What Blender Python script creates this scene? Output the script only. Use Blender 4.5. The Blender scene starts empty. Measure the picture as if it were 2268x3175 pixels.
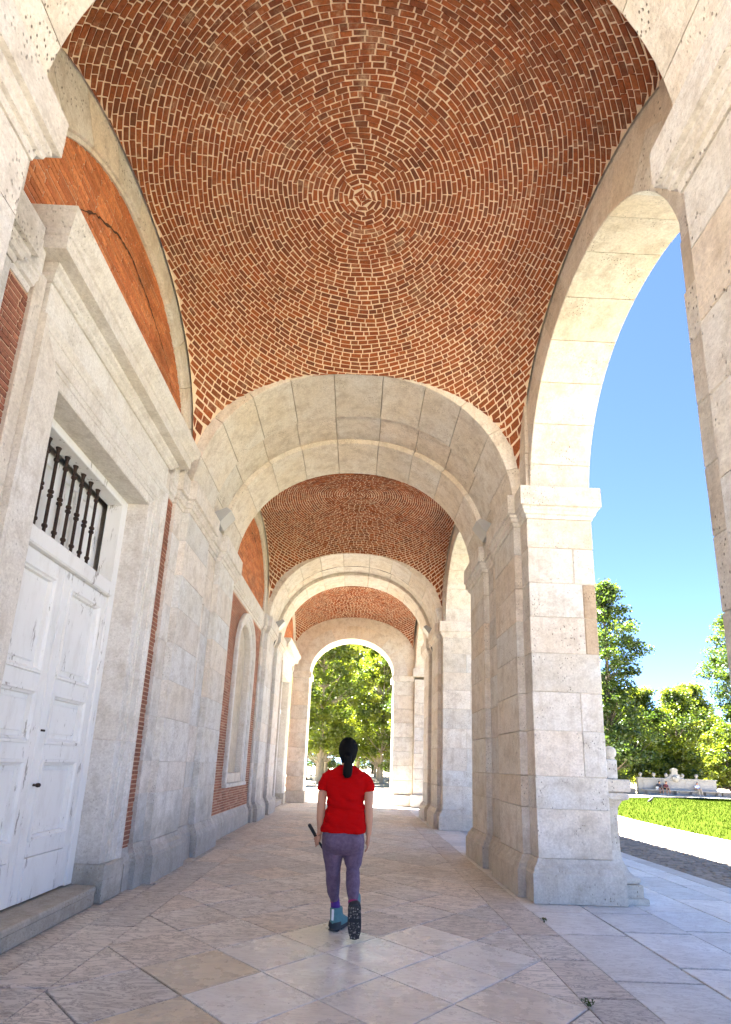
import bpy, math, random
import numpy as np
from mathutils import Vector, Matrix

# ------------------------------------------------------------------ camera, sky, sun, exposure
sc = bpy.context.scene
HC = 1.456                                    # camera height
cam_d = bpy.data.cameras.new('camera'); cam = bpy.data.objects.new('camera', cam_d)
sc.collection.objects.link(cam); sc.camera = cam
cam_d.sensor_width = 36.0
cam_d.lens = 1641.0 / 3175.0 * 36.0
cam_d.shift_y = 405.5 / 3175.0
cam_d.clip_start = 0.05; cam_d.clip_end = 3000
RT = np.array([[0.9991, -0.0403, -0.0117], [-0.0205, -0.2248, -0.9742], [0.0366, 0.9736, -0.2254]])
_u, _s, _v = np.linalg.svd(RT); RT = _u @ _v
cam.matrix_world = Matrix([[*RT[0], 0], [*RT[1], 0], [*RT[2], HC], [0, 0, 0, 1]])

SUN_EL, SUN_AZ = math.radians(63), math.radians(-52)      # azimuth from +Y (ahead) towards +X
w = bpy.data.worlds.new('World'); sc.world = w; w.use_nodes = True
wn = w.node_tree.nodes; wl = w.node_tree.links
sky = wn.new('ShaderNodeTexSky'); sky.sky_type = 'NISHITA'; sky.sun_disc = False
sky.sun_elevation = SUN_EL; sky.sun_rotation = SUN_AZ
sky.altitude = 1000; sky.air_density = 0.27; sky.dust_density = 0.0; sky.ozone_density = 4.0
wn['Background'].inputs['Strength'].default_value = 0.05
wl.new(sky.outputs[0], wn['Background'].inputs['Color'])
sun_d = bpy.data.lights.new('sun', 'SUN'); sun_d.energy = 4.6; sun_d.angle = math.radians(0.53)
sun_d.color = (1.0, 0.965, 0.91)
sun = bpy.data.objects.new('sun', sun_d); sc.collection.objects.link(sun)
sd = Vector((math.sin(SUN_AZ) * math.cos(SUN_EL), math.cos(SUN_AZ) * math.cos(SUN_EL), math.sin(SUN_EL)))
sun.rotation_euler = sd.to_track_quat('Z', 'Y').to_euler(); sun.location = (-20, 20, 40)
sc.view_settings.view_transform = 'Standard'; sc.view_settings.look = 'None'
sc.view_settings.gamma = 1.0; sc.view_settings.use_curve_mapping = False
sc.view_settings.exposure = 4.6
sc.cycles.use_denoising = True
sc.cycles.max_bounces = 12; sc.cycles.diffuse_bounces = 8; sc.cycles.glossy_bounces = 4
sc.cycles.transmission_bounces = 6; sc.cycles.transparent_max_bounces = 8
sc.cycles.sample_clamp_indirect = 8.0; sc.cycles.caustics_reflective = False; sc.cycles.caustics_refractive = False

rnd = random.Random(7); nr = np.random.default_rng(7)
COL = sc.collection
PI = math.pi

# ------------------------------------------------------------------ material helpers
def new_mat(name):
    m = bpy.data.materials.new(name); m.use_nodes = True
    nt = m.node_tree; b = nt.nodes['Principled BSDF']
    return m, nt, b
class G:
    """small node graph writer"""
    def __init__(s, nt): s.nt = nt; s.pos = None
    def n(s, t, **k):
        x = s.nt.nodes.new(t)
        for a, v in k.items(): setattr(x, a, v)
        return x
    def l(s, a, b): s.nt.links.new(a, b)
    def coord(s):
        if s.pos is None: s.pos = s.n('ShaderNodeNewGeometry').outputs['Position']
        return s.pos
    def shuffled(s, k=17.0):
        """world position shifted by a random amount for every stone"""
        r = s.n('ShaderNodeObjectInfo').outputs['Random']; c = s.n('ShaderNodeCombineXYZ')
        s.l(s.math('MULTIPLY', r, k), c.inputs[0]); s.l(s.math('MULTIPLY', r, k * 2.3), c.inputs[1]); s.l(s.math('MULTIPLY', r, k * 3.1), c.inputs[2])
        a = s.n('ShaderNodeVectorMath', operation='ADD'); s.l(s.coord(), a.inputs[0]); s.l(c.outputs[0], a.inputs[1]); s.pos0 = s.pos; s.pos = a.outputs[0]
    def mapped(s, sx=1, sy=1, sz=1, rot=(0, 0, 0)):
        m = s.n('ShaderNodeMapping'); m.inputs['Scale'].default_value = (sx, sy, sz)
        m.inputs['Rotation'].default_value = rot; s.l(s.coord(), m.inputs['Vector']); return m.outputs[0]
    def noise(s, scale, detail=4, rough=0.55, vec=None, dist=0.0):
        x = s.n('ShaderNodeTexNoise'); x.inputs['Scale'].default_value = scale
        x.inputs['Detail'].default_value = detail; x.inputs['Roughness'].default_value = rough
        x.inputs['Distortion'].default_value = dist
        s.l(vec if vec is not None else s.coord(), x.inputs['Vector']); return x.outputs['Fac']
    def voro(s, scale, vec=None, feature='F1'):
        x = s.n('ShaderNodeTexVoronoi', feature=feature); x.inputs['Scale'].default_value = scale
        s.l(vec if vec is not None else s.coord(), x.inputs['Vector']); return x.outputs['Distance']
    def ramp(s, fac, a, b, c0=(0, 0, 0, 1), c1=(1, 1, 1, 1)):
        r = s.n('ShaderNodeValToRGB'); r.color_ramp.elements[0].position = a; r.color_ramp.elements[1].position = b
        r.color_ramp.elements[0].color = c0; r.color_ramp.elements[1].color = c1; s.l(fac, r.inputs[0]); return r.outputs[0]
    def mix(s, fac, a, b, mode='MIX'):
        x = s.n('ShaderNodeMix', data_type='RGBA', blend_type=mode)
        for sock, v in ((x.inputs[0], fac), (x.inputs[6], a), (x.inputs[7], b)):
            if hasattr(v, 'is_linked') or hasattr(v, 'links'): s.l(v, sock)
            elif isinstance(v, (int, float)): sock.default_value = v
            else: sock.default_value = (*v[:3], 1)
        return x.outputs[2]
    def math(s, op, a, b=0.0):
        x = s.n('ShaderNodeMath', operation=op)
        for sock, v in ((x.inputs[0], a), (x.inputs[1], b)):
            if isinstance(v, (int, float)): sock.default_value = v
            else: s.l(v, sock)
        return x.outputs[0]
    def attr(s, name='Col'):
        return s.n('ShaderNodeAttribute', attribute_name=name).outputs['Color']
    def sep(s, axis):
        x = s.n('ShaderNodeSeparateXYZ'); s.l(s.coord(), x.inputs[0]); return x.outputs[axis]
    def bump(s, h, strength, dist, b, prev=None):
        x = s.n('ShaderNodeBump'); x.inputs['Strength'].default_value = strength; x.inputs['Distance'].default_value = dist
        s.l(h, x.inputs['Height'])
        if prev is not None: s.l(prev, x.inputs['Normal'])
        s.l(x.outputs[0], b.inputs['Normal']); return x.outputs[0]

def plain(name, col, rough=0.6, metal=0.0, nscale=30, var=0.12, bump=0.15):
    m, nt, b = new_mat(name); g = G(nt)
    f = g.noise(nscale, 5)
    lo = tuple(c * (1 - var) for c in col); hi = tuple(min(1, c * (1 + var)) for c in col)
    g.l(g.mix(f, lo, hi), b.inputs['Base Color'])
    b.inputs['Roughness'].default_value = rough; b.inputs['Metallic'].default_value = metal
    if bump: g.bump(f, bump, 0.004, b)
    return m

def stone(name, base, warm, dark, pit=0.5, grime=0.0, bumpd=0.012, streak=0.35):
    """weathered limestone; 'Col' attribute tints every block"""
    m, nt, b = new_mat(name); g = G(nt)
    g.shuffled()
    big = g.noise(0.9, 4, 0.6); mid = g.noise(5, 7, 0.72); fine = g.noise(38, 5, 0.75); blot = g.noise(2.2, 6, 0.7)
    c = g.mix(g.ramp(big, 0.35, 0.68), base, warm)
    c = g.mix(g.math('MULTIPLY', g.ramp(blot, 0.54, 0.72), 0.45), c, tuple(min(0.86, v * 1.13) for v in base))
    c = g.mix(g.math('MULTIPLY', g.ramp(mid, 0.47, 0.74), 0.7), c, dark)
    c = g.mix(g.ramp(fine, 0.36, 0.72), c, g.mix(0.34, c, (0.12, 0.095, 0.07)))
    st = g.noise(4.5, 6, 0.7, g.mapped(1.8, 1.8, 0.14))
    c = g.mix(g.math('MULTIPLY', g.ramp(st, 0.52, 0.76), streak), c, dark)
    sk = g.noise(95, 2, 0.5); c = g.mix(g.math('MULTIPLY', g.ramp(sk, 0.66, 0.72), 0.5), c, (0.17, 0.14, 0.11))
    # elongated pits of travertine-like stone
    pv = g.voro(36, g.mapped(1, 1, 0.55)); pm = g.noise(2.3, 3)
    pits = g.math('MULTIPLY', g.ramp(pv, 0.13, 0.24, (1, 1, 1, 1), (0, 0, 0, 1)), g.ramp(pm, 0.5, 0.6))
    c = g.mix(g.math('MULTIPLY', pits, pit), c, (0.12, 0.095, 0.07))
    if grime > 0:
        g.pos = g.pos0; z = g.sep(2); gn = g.noise(1.6, 6, 0.7)
        mk = g.math('SUBTRACT', g.math('MULTIPLY', gn, 2.6), z)
        mk = g.ramp(mk, 0.15, 1.1); c = g.mix(g.math('MULTIPLY', mk, grime), c, (0.16, 0.15, 0.12))
    c = g.mix(1.0, c, g.attr(), 'MULTIPLY')
    g.l(c, b.inputs['Base Color']); b.inputs['Roughness'].default_value = 0.82
    h = g.math('ADD', g.math('MULTIPLY', fine, 0.35), g.math('MULTIPLY', mid, 0.8))
    h = g.math('SUBTRACT', h, g.math('MULTIPLY', pits, 0.9))
    g.bump(h, 0.8, bumpd * 1.3, b)
    return m

M = {}
M['stone'] = stone('limestone', (0.80, 0.775, 0.72), (0.77, 0.69, 0.56), (0.42, 0.345, 0.26), 0.85, 0.25, 0.016, 0.5)
M['stone_left'] = stone('limestone_wall', (0.81, 0.80, 0.77), (0.78, 0.725, 0.63), (0.42, 0.375, 0.31), 0.45, 0.5, 0.013, 0.5)
M['stone_smooth'] = stone('dressed_stone', (0.81, 0.805, 0.78), (0.79, 0.755, 0.68), (0.50, 0.455, 0.39), 0.25, 0.25, 0.009, 0.35)
M['mortar'] = plain('mortar', (0.80, 0.65, 0.48), 0.9, 0, 60, 0.25, 0.5)
M['mortar_wall'] = plain('wall_mortar', (0.56, 0.38, 0.265), 0.9, 0, 60, 0.25, 0.5)
M['lime'] = plain('lime_joint', (0.56, 0.50, 0.42), 0.9, 0, 40, 0.25, 0.5)
M['mortar_grey'] = plain('joint_mortar', (0.11, 0.09, 0.075), 0.9, 0, 50, 0.3, 0.5)

def brick_mat(name, smear, smear_col, amount):
    m, nt, b = new_mat(name); g = G(nt)
    c = g.attr(); n1 = g.noise(38, 5, 0.7); n2 = g.noise(7, 5, 0.6); n3 = g.noise(1.1, 4, 0.6)
    c = g.mix(g.ramp(n1, 0.35, 0.7), g.mix(1.0, c, (0.62, 0.60, 0.58), 'MULTIPLY'), g.mix(1.0, c, (1.18, 1.12, 1.08), 'MULTIPLY'))
    sm = g.math('MULTIPLY', g.ramp(n2, smear, smear + 0.16), g.ramp(n1, 0.3, 0.62))
    sm = g.math('MULTIPLY', sm, g.ramp(n3, 0.38, 0.66))
    c = g.mix(g.math('MULTIPLY', sm, amount), c, smear_col)
    dk = g.noise(1.3, 6, 0.7)
    c = g.mix(g.math('MULTIPLY', g.ramp(dk, 0.5, 0.72), 0.6), c, (0.10, 0.036, 0.016))
    g.l(c, b.inputs['Base Color']); b.inputs['Roughness'].default_value = 0.88
    g.bump(n1, 0.5, 0.01, b)
    return m
M['brick'] = brick_mat('vault_brick', 0.52, (0.50, 0.37, 0.25), 0.8)
M['brick_wall'] = brick_mat('wall_brick', 0.62, (0.50, 0.36, 0.25), 0.55)

def marble(name, rough0, rough1, stain, dirt=1.0):
    m, nt, b = new_mat(name); g = G(nt)
    g.shuffled()
    a = g.attr(); n1 = g.noise(2.2, 6, 0.6, None, 0.6); v = g.noise(3.4, 8, 0.7, g.mapped(0.8, 2.6, 1, (0, 0, 0.5)), 1.8)
    vein = g.ramp(g.math('ABSOLUTE', g.math('SUBTRACT', v, 0.5)), 0.0, 0.035, (1, 1, 1, 1), (0, 0, 0, 1))
    c = g.mix(g.ramp(n1, 0.3, 0.72), g.mix(1.0, a, (0.83, 0.80, 0.77), 'MULTIPLY'), a)
    c = g.mix(g.math('MULTIPLY', vein, 0.62 * dirt), c, (0.17, 0.14, 0.12))
    n2 = g.noise(5.5, 5, 0.7); c = g.mix(g.math('MULTIPLY', g.ramp(n2, 0.52, 0.75), stain), c, (0.27, 0.19, 0.12))
    wv = g.noise(7, 8, 0.75, g.mapped(0.7, 3.2, 1, (0, 0, -0.75)), 0.8); c = g.mix(g.math('MULTIPLY', g.ramp(wv, 0.57, 0.7), 0.42 * dirt), c, (0.24, 0.20, 0.17))
    sp = g.voro(17); sm = g.noise(3.0, 2)
    spots = g.math('MULTIPLY', g.ramp(sp, 0.05, 0.11, (1, 1, 1, 1), (0, 0, 0, 1)), g.ramp(sm, 0.56, 0.6))
    c = g.mix(g.math('MULTIPLY', spots, 0.7), c, (0.07, 0.055, 0.05))
    g.l(c, b.inputs['Base Color'])
    r = g.n('ShaderNodeMapRange'); g.l(g.noise(4, 5, 0.65), r.inputs[0]); r.inputs[1].default_value = 0.3; r.inputs[2].default_value = 0.7
    r.inputs[3].default_value = rough0; r.inputs[4].default_value = rough1; g.l(r.outputs[0], b.inputs['Roughness'])
    g.bump(g.math('ADD', g.noise(9, 6, 0.6), g.math('MULTIPLY', g.noise(60, 3), 0.3)), 0.25 if rough0 < 0.2 else 0.55, 0.004 if rough0 < 0.2 else 0.012, b)
    return m
M['marble'] = marble('worn_marble', 0.45, 0.8, 0.35, 1.2)
M['marble_pol'] = marble('polished_marble', 0.18, 0.4, 0.15, 0.5)
M['marble_out'] = marble('outdoor_marble', 0.55, 0.8, 0.12, 0.5)

def paint_white(name):
    m, nt, b = new_mat(name); g = G(nt)
    c = g.mix(g.noise(2.0, 5), (0.78, 0.785, 0.76), (0.87, 0.87, 0.845)); c = g.mix(g.math('MULTIPLY', g.ramp(g.noise(6, 7, 0.75, g.mapped(1, 1, 0.3)), 0.5, 0.75), 0.35), c, (0.50, 0.47, 0.41))
    gr = g.noise(14, 6, 0.75, g.mapped(1, 1, 0.18)); ch = g.noise(3.0, 4)
    pe = g.math('MULTIPLY', g.ramp(gr, 0.585, 0.62), g.ramp(ch, 0.42, 0.54))
    c = g.mix(g.math('MULTIPLY', pe, 0.8), c, (0.26, 0.235, 0.20))
    g.l(c, b.inputs['Base Color']); b.inputs['Roughness'].default_value = 0.5
    g.bump(g.math('SUBTRACT', g.noise(20, 5, 0.6, g.mapped(1, 1, 0.15)), pe), 0.4, 0.004, b)
    return m
M['white'] = paint_white('old_white_paint')
M['iron'] = plain('rusty_iron', (0.045, 0.026, 0.018), 0.6, 0.5, 60, 0.5, 0.3)
M['dark_gap'] = plain('dark_gap', (0.07, 0.028, 0.014), 0.95, 0, 40, 0.3, 0)

def leaf_mat(name, trans):
    m, nt, b = new_mat(name); g = G(nt)
    c = g.mix(1.0, g.attr(), g.mix(g.noise(0.6, 3), (0.75, 0.75, 0.7), (1.2, 1.2, 1.1)), 'MULTIPLY')
    d = g.n('ShaderNodeBsdfDiffuse'); g.l(c, d.inputs['Color'])
    t = g.n('ShaderNodeBsdfTranslucent'); g.l(g.mix(1.0, c, (1.5, 1.45, 0.5), 'MULTIPLY'), t.inputs['Color'])
    gl = g.n('ShaderNodeBsdfGlossy'); gl.inputs['Roughness'].default_value = 0.4; gl.inputs['Color'].default_value = (0.6, 0.65, 0.6, 1)
    x = g.n('ShaderNodeMixShader'); x.inputs[0].default_value = trans; g.l(d.outputs[0], x.inputs[1]); g.l(t.outputs[0], x.inputs[2])
    y = g.n('ShaderNodeMixShader'); y.inputs[0].default_value = 0.06; g.l(x.outputs[0], y.inputs[1]); g.l(gl.outputs[0], y.inputs[2])
    g.l(y.outputs[0], nt.nodes['Material Output'].inputs['Surface']); return m
M['leaf'] = leaf_mat('leaf', 0.56)
M['bark'] = plain('bark', (0.27, 0.23, 0.165), 0.9, 0, 9, 0.45, 0.6)
M['bark_dark'] = plain('bark_dark', (0.10, 0.08, 0.06), 0.9, 0, 9, 0.45, 0.6)

# ------------------------------------------------------------------ geometry helpers
def rootloc(o):
    v = Vector((0, 0, 0))
    while o is not None: v = v + Vector(o.location); o = o.parent
    return v
def cham(x0, x1, y0, y1, z0, z1, c):
    """box with chamfered edges: verts and faces"""
    lo = np.array([x0, y0, z0], float); hi = np.array([x1, y1, z1], float)
    V = []; idx = {}
    for ix in (0, 1):
        for iy in (0, 1):
            for iz in (0, 1):
                s = (ix, iy, iz)
                base = np.where(np.array(s) == 1, hi, lo); inn = np.where(np.array(s) == 1, hi - c, lo + c)
                for a in range(3):
                    p = inn.copy(); p[a] = base[a]; idx[(s, a)] = len(V); V.append(p)
    F = []
    for a in range(3):
        b, d = (a + 1) % 3, (a + 2) % 3
        for s in (0, 1):
            q = []
            for (u, v) in ((0, 0), (1, 0), (1, 1), (0, 1)):
                t = [0, 0, 0]; t[a] = s; t[b] = u; t[d] = v; q.append(idx[(tuple(t), a)])
            F.append(q if s else q[::-1])
    for a in range(3):
        b, d = (a + 1) % 3, (a + 2) % 3
        for u in (0, 1):
            for v in (0, 1):
                t0 = [0, 0, 0]; t0[b] = u; t0[d] = v; t1 = list(t0); t1[a] = 1
                t0, t1 = tuple(t0), tuple(t1)
                F.append([idx[(t0, b)], idx[(t1, b)], idx[(t1, d)], idx[(t0, d)]])
    for ix in (0, 1):
        for iy in (0, 1):
            for iz in (0, 1):
                s = (ix, iy, iz); F.append([idx[(s, 0)], idx[(s, 1)], idx[(s, 2)]])
    return V, F
class MB:
    def __init__(s): s.v = []; s.f = []; s.c = []; s.smooth = False
    def add(s, V, F, col=(1, 1, 1)):
        o = len(s.v); s.v.extend([tuple(p) for p in V]); s.f.extend([[i + o for i in f] for f in F]); s.c.extend([col] * len(V)); return s
    def box(s, x0, x1, y0, y1, z0, z1, c=0.0, col=(1, 1, 1)):
        if c > 0: return s.add(*cham(x0, x1, y0, y1, z0, z1, c), col)
        V = [(x, y, z) for x in (x0, x1) for y in (y0, y1) for z in (z0, z1)]
        F = [[0, 1, 3, 2], [4, 6, 7, 5], [0, 4, 5, 1], [2, 3, 7, 6], [0, 2, 6, 4], [1, 5, 7, 3]]
        return s.add(V, F, col)
    def sweep(s, prof, frames, closed_path=False, cap=True, col=(1, 1, 1)):
        """prof: closed polygon [(p,q)], frames: list of functions (p,q)->xyz"""
        n = len(prof); V = []; F = []
        for fr in frames: V.extend([fr(p, q) for p, q in prof])
        m = len(frames); rng = m if closed_path else m - 1
        for i in range(rng):
            j = (i + 1) % m
            for k in range(n):
                l = (k + 1) % n; F.append([i * n + k, j * n + k, j * n + l, i * n + l])
        if cap and not closed_path: F.append(list(range(n))[::-1]); F.append([(m - 1) * n + k for k in range(n)])
        return s.add(V, F, col)
    def tube(s, pts, rad, seg=8, col=(1, 1, 1), cap=True):
        P = [Vector(p) for p in pts]; rad = rad if isinstance(rad, (list, tuple)) else [rad] * len(P)
        V = []; F = []; n = len(P); ref = Vector((0.31, 0.17, 0.93)); 
        for i, p in enumerate(P):
            t = (P[min(i + 1, n - 1)] - P[max(i - 1, 0)]).normalized()
            a = t.cross(ref)
            if a.length < 0.05: a = t.cross(Vector((1, 0, 0)))
            a.normalize(); b = t.cross(a)
            for k in range(seg):
                an = 2 * PI * k / seg; V.append(p + a * math.cos(an) * rad[i] + b * math.sin(an) * rad[i])
        for i in range(n - 1):
            for k in range(seg):
                l = (k + 1) % seg; F.append([i * seg + k, i * seg + l, (i + 1) * seg + l, (i + 1) * seg + k])
        if cap: F.append(list(range(seg))[::-1]); F.append([(n - 1) * seg + k for k in range(seg)])
        return s.add(V, F, col)
    def rings(s, R, seg=20, col=(1, 1, 1), power=2.0):
        """loft of horizontal (super)ellipse rings (cx,cy,cz,rx,ry)"""
        V = []; F = []
        for (cx, cy, cz, rx, ry) in R:
            for k in range(seg):
                a = 2 * PI * k / seg; ca, sa = math.cos(a), math.sin(a); e = 2.0 / power
                V.append((cx + rx * math.copysign(abs(ca) ** e, ca), cy + ry * math.copysign(abs(sa) ** e, sa), cz))
        n = len(R)
        for i in range(n - 1):
            for k in range(seg):
                l = (k + 1) % seg; F.append([i * seg + k, i * seg + l, (i + 1) * seg + l, (i + 1) * seg + k])
        F.append(list(range(seg))[::-1]); F.append([(n - 1) * seg + k for k in range(seg)])
        return s.add(V, F, col)
    def lathe(s, prof, c=(0, 0, 0), seg=16, col=(1, 1, 1)):
        return s.rings([(c[0], c[1], c[2] + z, max(r, 1e-4), max(r, 1e-4)) for r, z in prof], seg, col)
    def xf(s, mat):
        s.v = [tuple(mat @ Vector(p)) for p in s.v]; return s
    def mesh(s, name, off=Vector((0, 0, 0))):
        me = bpy.data.meshes.new(name)
        V = np.array(s.v, float) - np.array(off)[None, :]
        me.from_pydata(V.tolist(), [], s.f)
        a = me.color_attributes.new('Col', 'FLOAT_COLOR', 'POINT')
        cc = np.ones((len(s.v), 4), np.float32); cc[:, :3] = np.array(s.c, np.float32)
        a.data.foreach_set('color', cc.ravel())
        if s.smooth: me.polygons.foreach_set('use_smooth', [True] * len(me.polygons))
        me.update(); return me
    def build(s, name, mat, parent=None, smooth=None, fix=False):
        if smooth is not None: s.smooth = smooth
        me = s.mesh(name, rootloc(parent)); me.materials.append(mat)
        if fix: fixn(me)
        o = bpy.data.objects.new(name, me); o.parent = parent; COL.objects.link(o); return o
import bmesh
def fixn(me):
    bm = bmesh.new(); bm.from_mesh(me); bmesh.ops.recalc_face_normals(bm, faces=bm.faces); bm.to_mesh(me); bm.free()
def tag(o, label=None, cat=None, group=None, kind=None):
    if label: o['label'] = label
    if cat: o['category'] = cat
    if group: o['group'] = group
    if kind: o['kind'] = kind
    return o
def thing(name, loc, label, cat, group=None):
    o = bpy.data.objects.new(name, None); o.location = loc; o.empty_display_size = 0.2; COL.objects.link(o)
    return tag(o, label, cat, group)
def copy_tree(o, parent=None):
    c = o.copy(); COL.objects.link(c); c.parent = parent
    for ch in list(o.children): copy_tree(ch, c)
    return c
def jit(mb, a=0.0028):
    mb.v = [(x + rnd.uniform(-a, a), y + rnd.uniform(-a, a), z + rnd.uniform(-a, a)) for x, y, z in mb.v]; return mb
def tint(s=0.08, warm=0.03, r=rnd):
    k = 1 + r.uniform(-s, s); h = r.uniform(-warm, warm); return (k * (1 + h), k, k * (1 - h))

# ------------------------------------------------------------------ dimensions of the arcade
X0 = -0.17                     # passage axis
PIL, STR = 2.275, 2.37         # half widths: pilaster faces, set-back wall strips
XR_OUT = X0 + STR + 0.88      # outer face of the open side
ZI0, ZI = 4.80, 5.24          # impost
ZS = 5.0                      # springing
MOD = 6.93; YC0 = 1.35        # first pier centre (around the camera)
PH = 1.71                     # pier half length
A0, A1, B0, B1 = -1.43, -0.40, 0.37, 1.40     # arch bands relative to the pier centre
ARA, ARB = 2.285, 2.20         # band intrados half axes
VAX, VAY = 2.34, (MOD + A0 - B1) / 2.0        # vault half sizes
VC, VP, VAL, VBE = 2.86, 0.331, 0.448, 0.552
def yc(k): return YC0 + MOD * k
YLO = [-VAY]; VAXR = VAX + 0.06
def vault_z(dx, dy):
    if dx > 0: dx = dx * VAX / VAXR
    if dy < 0: dy = dy * VAY / -YLO[0]
    t = 1 - (VAL * min(1.0, abs(dx / VAX)) ** 2 + VBE * min(1.0, abs(dy / VAY)) ** 2)
    return ZS + VC * max(t, 0.0) ** VP
COURSES = [0.47, 1.03, 1.41, 1.96, 2.44, 2.94, 3.42, 3.885, 4.38, 4.80]

# ------------------------------------------------------------------ ground
def gz(x, y):
    r = math.hypot(x - 3, y - 8); return -0.06 - 0.0048 * max(0.0, min(r - 8, 55.0))
def ground_mat():
    m, nt, b = new_mat('sandy_ground'); g = G(nt)
    c = g.mix(g.noise(0.35, 5), (0.30, 0.25, 0.175), (0.39, 0.33, 0.245)); c = g.mix(g.math('MULTIPLY', g.ramp(g.noise(6, 6, 0.7), 0.45, 0.7), 0.4), c, (0.24, 0.195, 0.14))
    g.l(c, b.inputs['Base Color']); b.inputs['Roughness'].default_value = 0.95; g.bump(g.noise(25, 5, 0.7), 0.5, 0.02, b); return m
M['ground'] = ground_mat()
def grid_sheet(xs, ys, zf, inside=None):
    mb = MB(); nx, ny = len(xs), len(ys)
    mb.add([(x, y, zf(x, y)) for y in ys for x in xs],
           [[j * nx + i, j * nx + i + 1, (j + 1) * nx + i + 1, (j + 1) * nx + i] for j in range(ny - 1) for i in range(nx - 1)
            if inside is None or inside((xs[i] + xs[i + 1]) / 2, (ys[j] + ys[j + 1]) / 2)])
    return mb
gx = sorted(set([-1200, -500, -200, -100] + list(range(-60, 101, 4)) + [140, 250, 600, 1200]))
gy = sorted(set([-1200, -400, -150, -60, -30] + list(range(-16, 121, 4)) + [160, 260, 600, 1500]))
g_o = grid_sheet(gx, gy, lambda x, y: gz(x, y) - 0.03).build('ground', M['ground']); tag(g_o, 'pale sandy ground around the arcade and under the trees', 'ground', kind='structure')

# lawn: round-ended, kerb on its near edge
LCX, LCY, LRX, LRY = 36.0, 12.0, 27.0, 34.5
def lawn_edge(a): return (LCX + LRX * math.cos(a), LCY + LRY * math.sin(a))
def lawn_mat():
    m, nt, b = new_mat('lawn'); g = G(nt)
    c = g.mix(g.noise(0.5, 5), (0.026, 0.044, 0.004), (0.040, 0.053, 0.007)); c = g.mix(g.math('MULTIPLY', g.ramp(g.noise(3.5, 6, 0.7, g.mapped(1, 1, 1)), 0.45, 0.7), 0.45), c, (0.052, 0.056, 0.012))
    g.l(c, b.inputs['Base Color']); b.inputs['Roughness'].default_value = 0.95; b.inputs['Specular IOR Level'].default_value = 0.0; g.bump(g.noise(40, 4, 0.8), 0.8, 0.05, b); return m
M['lawn'] = lawn_mat()
mb = MB(); NA = 96; V = [(LCX, LCY, gz(LCX, LCY) + 0.05)]; F = []; NRr = 14
for r in range(1, NRr + 1):
    for k in range(NA):
        x, y = lawn_edge(2 * PI * k / NA); x = LCX + (x - LCX) * r / NRr; y = LCY + (y - LCY) * r / NRr; V.append((x, y, gz(x, y) + 0.05))
for k in range(NA): F.append([0, 1 + k, 1 + (k + 1) % NA])
for r in range(NRr - 1):
    for k in range(NA):
        l = (k + 1) % NA; F.append([1 + r * NA + k, 1 + (r + 1) * NA + k, 1 + (r + 1) * NA + l, 1 + r * NA + l])
mb.add(V, F); lawn = mb.build('lawn', M['lawn']); tag(lawn, 'sunlit green lawn with a curved pale kerb', 'lawn', kind='structure')
# grass blades
nb = 26000; ang = nr.uniform(PI * 0.5, PI * 1.05, nb); rr = np.sqrt(nr.uniform(0.2, 1, nb)) * 0.995
bx = LCX + LRX * np.cos(ang) * rr; by = LCY + LRY * np.sin(ang) * rr
mb = MB()
for x, y in zip(bx, by):
    h = rnd.uniform(0.05, 0.12); a = rnd.uniform(0, PI); wd = 0.012; z = gz(x, y) + 0.05; k = rnd.uniform(0.7, 1.3); lx, ly = rnd.uniform(-.04, .04), rnd.uniform(-.04, .04)
    mb.add([(x - wd * math.cos(a), y - wd * math.sin(a), z), (x + wd * math.cos(a), y + wd * math.sin(a), z), (x + lx, y + ly, z + h)], [[0, 1, 2]], (0.026 * k, 0.046 * k, 0.005 * k))
M['grass'] = leaf_mat('grass_blade', 0.3); M['grass'].node_tree.nodes['Mix Shader.001'].inputs[0].default_value = 0.0
tag(mb.build('grass', M['grass']), 'short grass blades growing on the lawn', 'grass', kind='stuff')
# kerb
kerb = thing('kerb', (*lawn_edge(PI), gz(*lawn_edge(PI))), 'low pale stone kerb curving along the lawn', 'kerb')
prof = [(0, -0.1), (0.34, -0.1), (0.34, 0.075), (0.31, 0.09), (0.03, 0.09), (0, 0.075)]
for i in range(60):
    a0 = PI * 0.5 + PI * 0.62 * i / 60; a1 = PI * 0.5 + PI * 0.62 * (i + 0.985) / 60; fr = []
    for t in range(4):
        a = a0 + (a1 - a0) * t / 3
        def f(p, q, a=a):
            x, y = lawn_edge(a); n = Vector((math.cos(a) / LRX, math.sin(a) / LRY, 0)).normalized()
            return (x + n.x * p, y + n.y * p, gz(x, y) + q)
        fr.append(f)
    MB().sweep(prof, fr, col=tint(0.1)).build('kerb_stone', M['stone_smooth'], kerb, fix=True)

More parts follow.
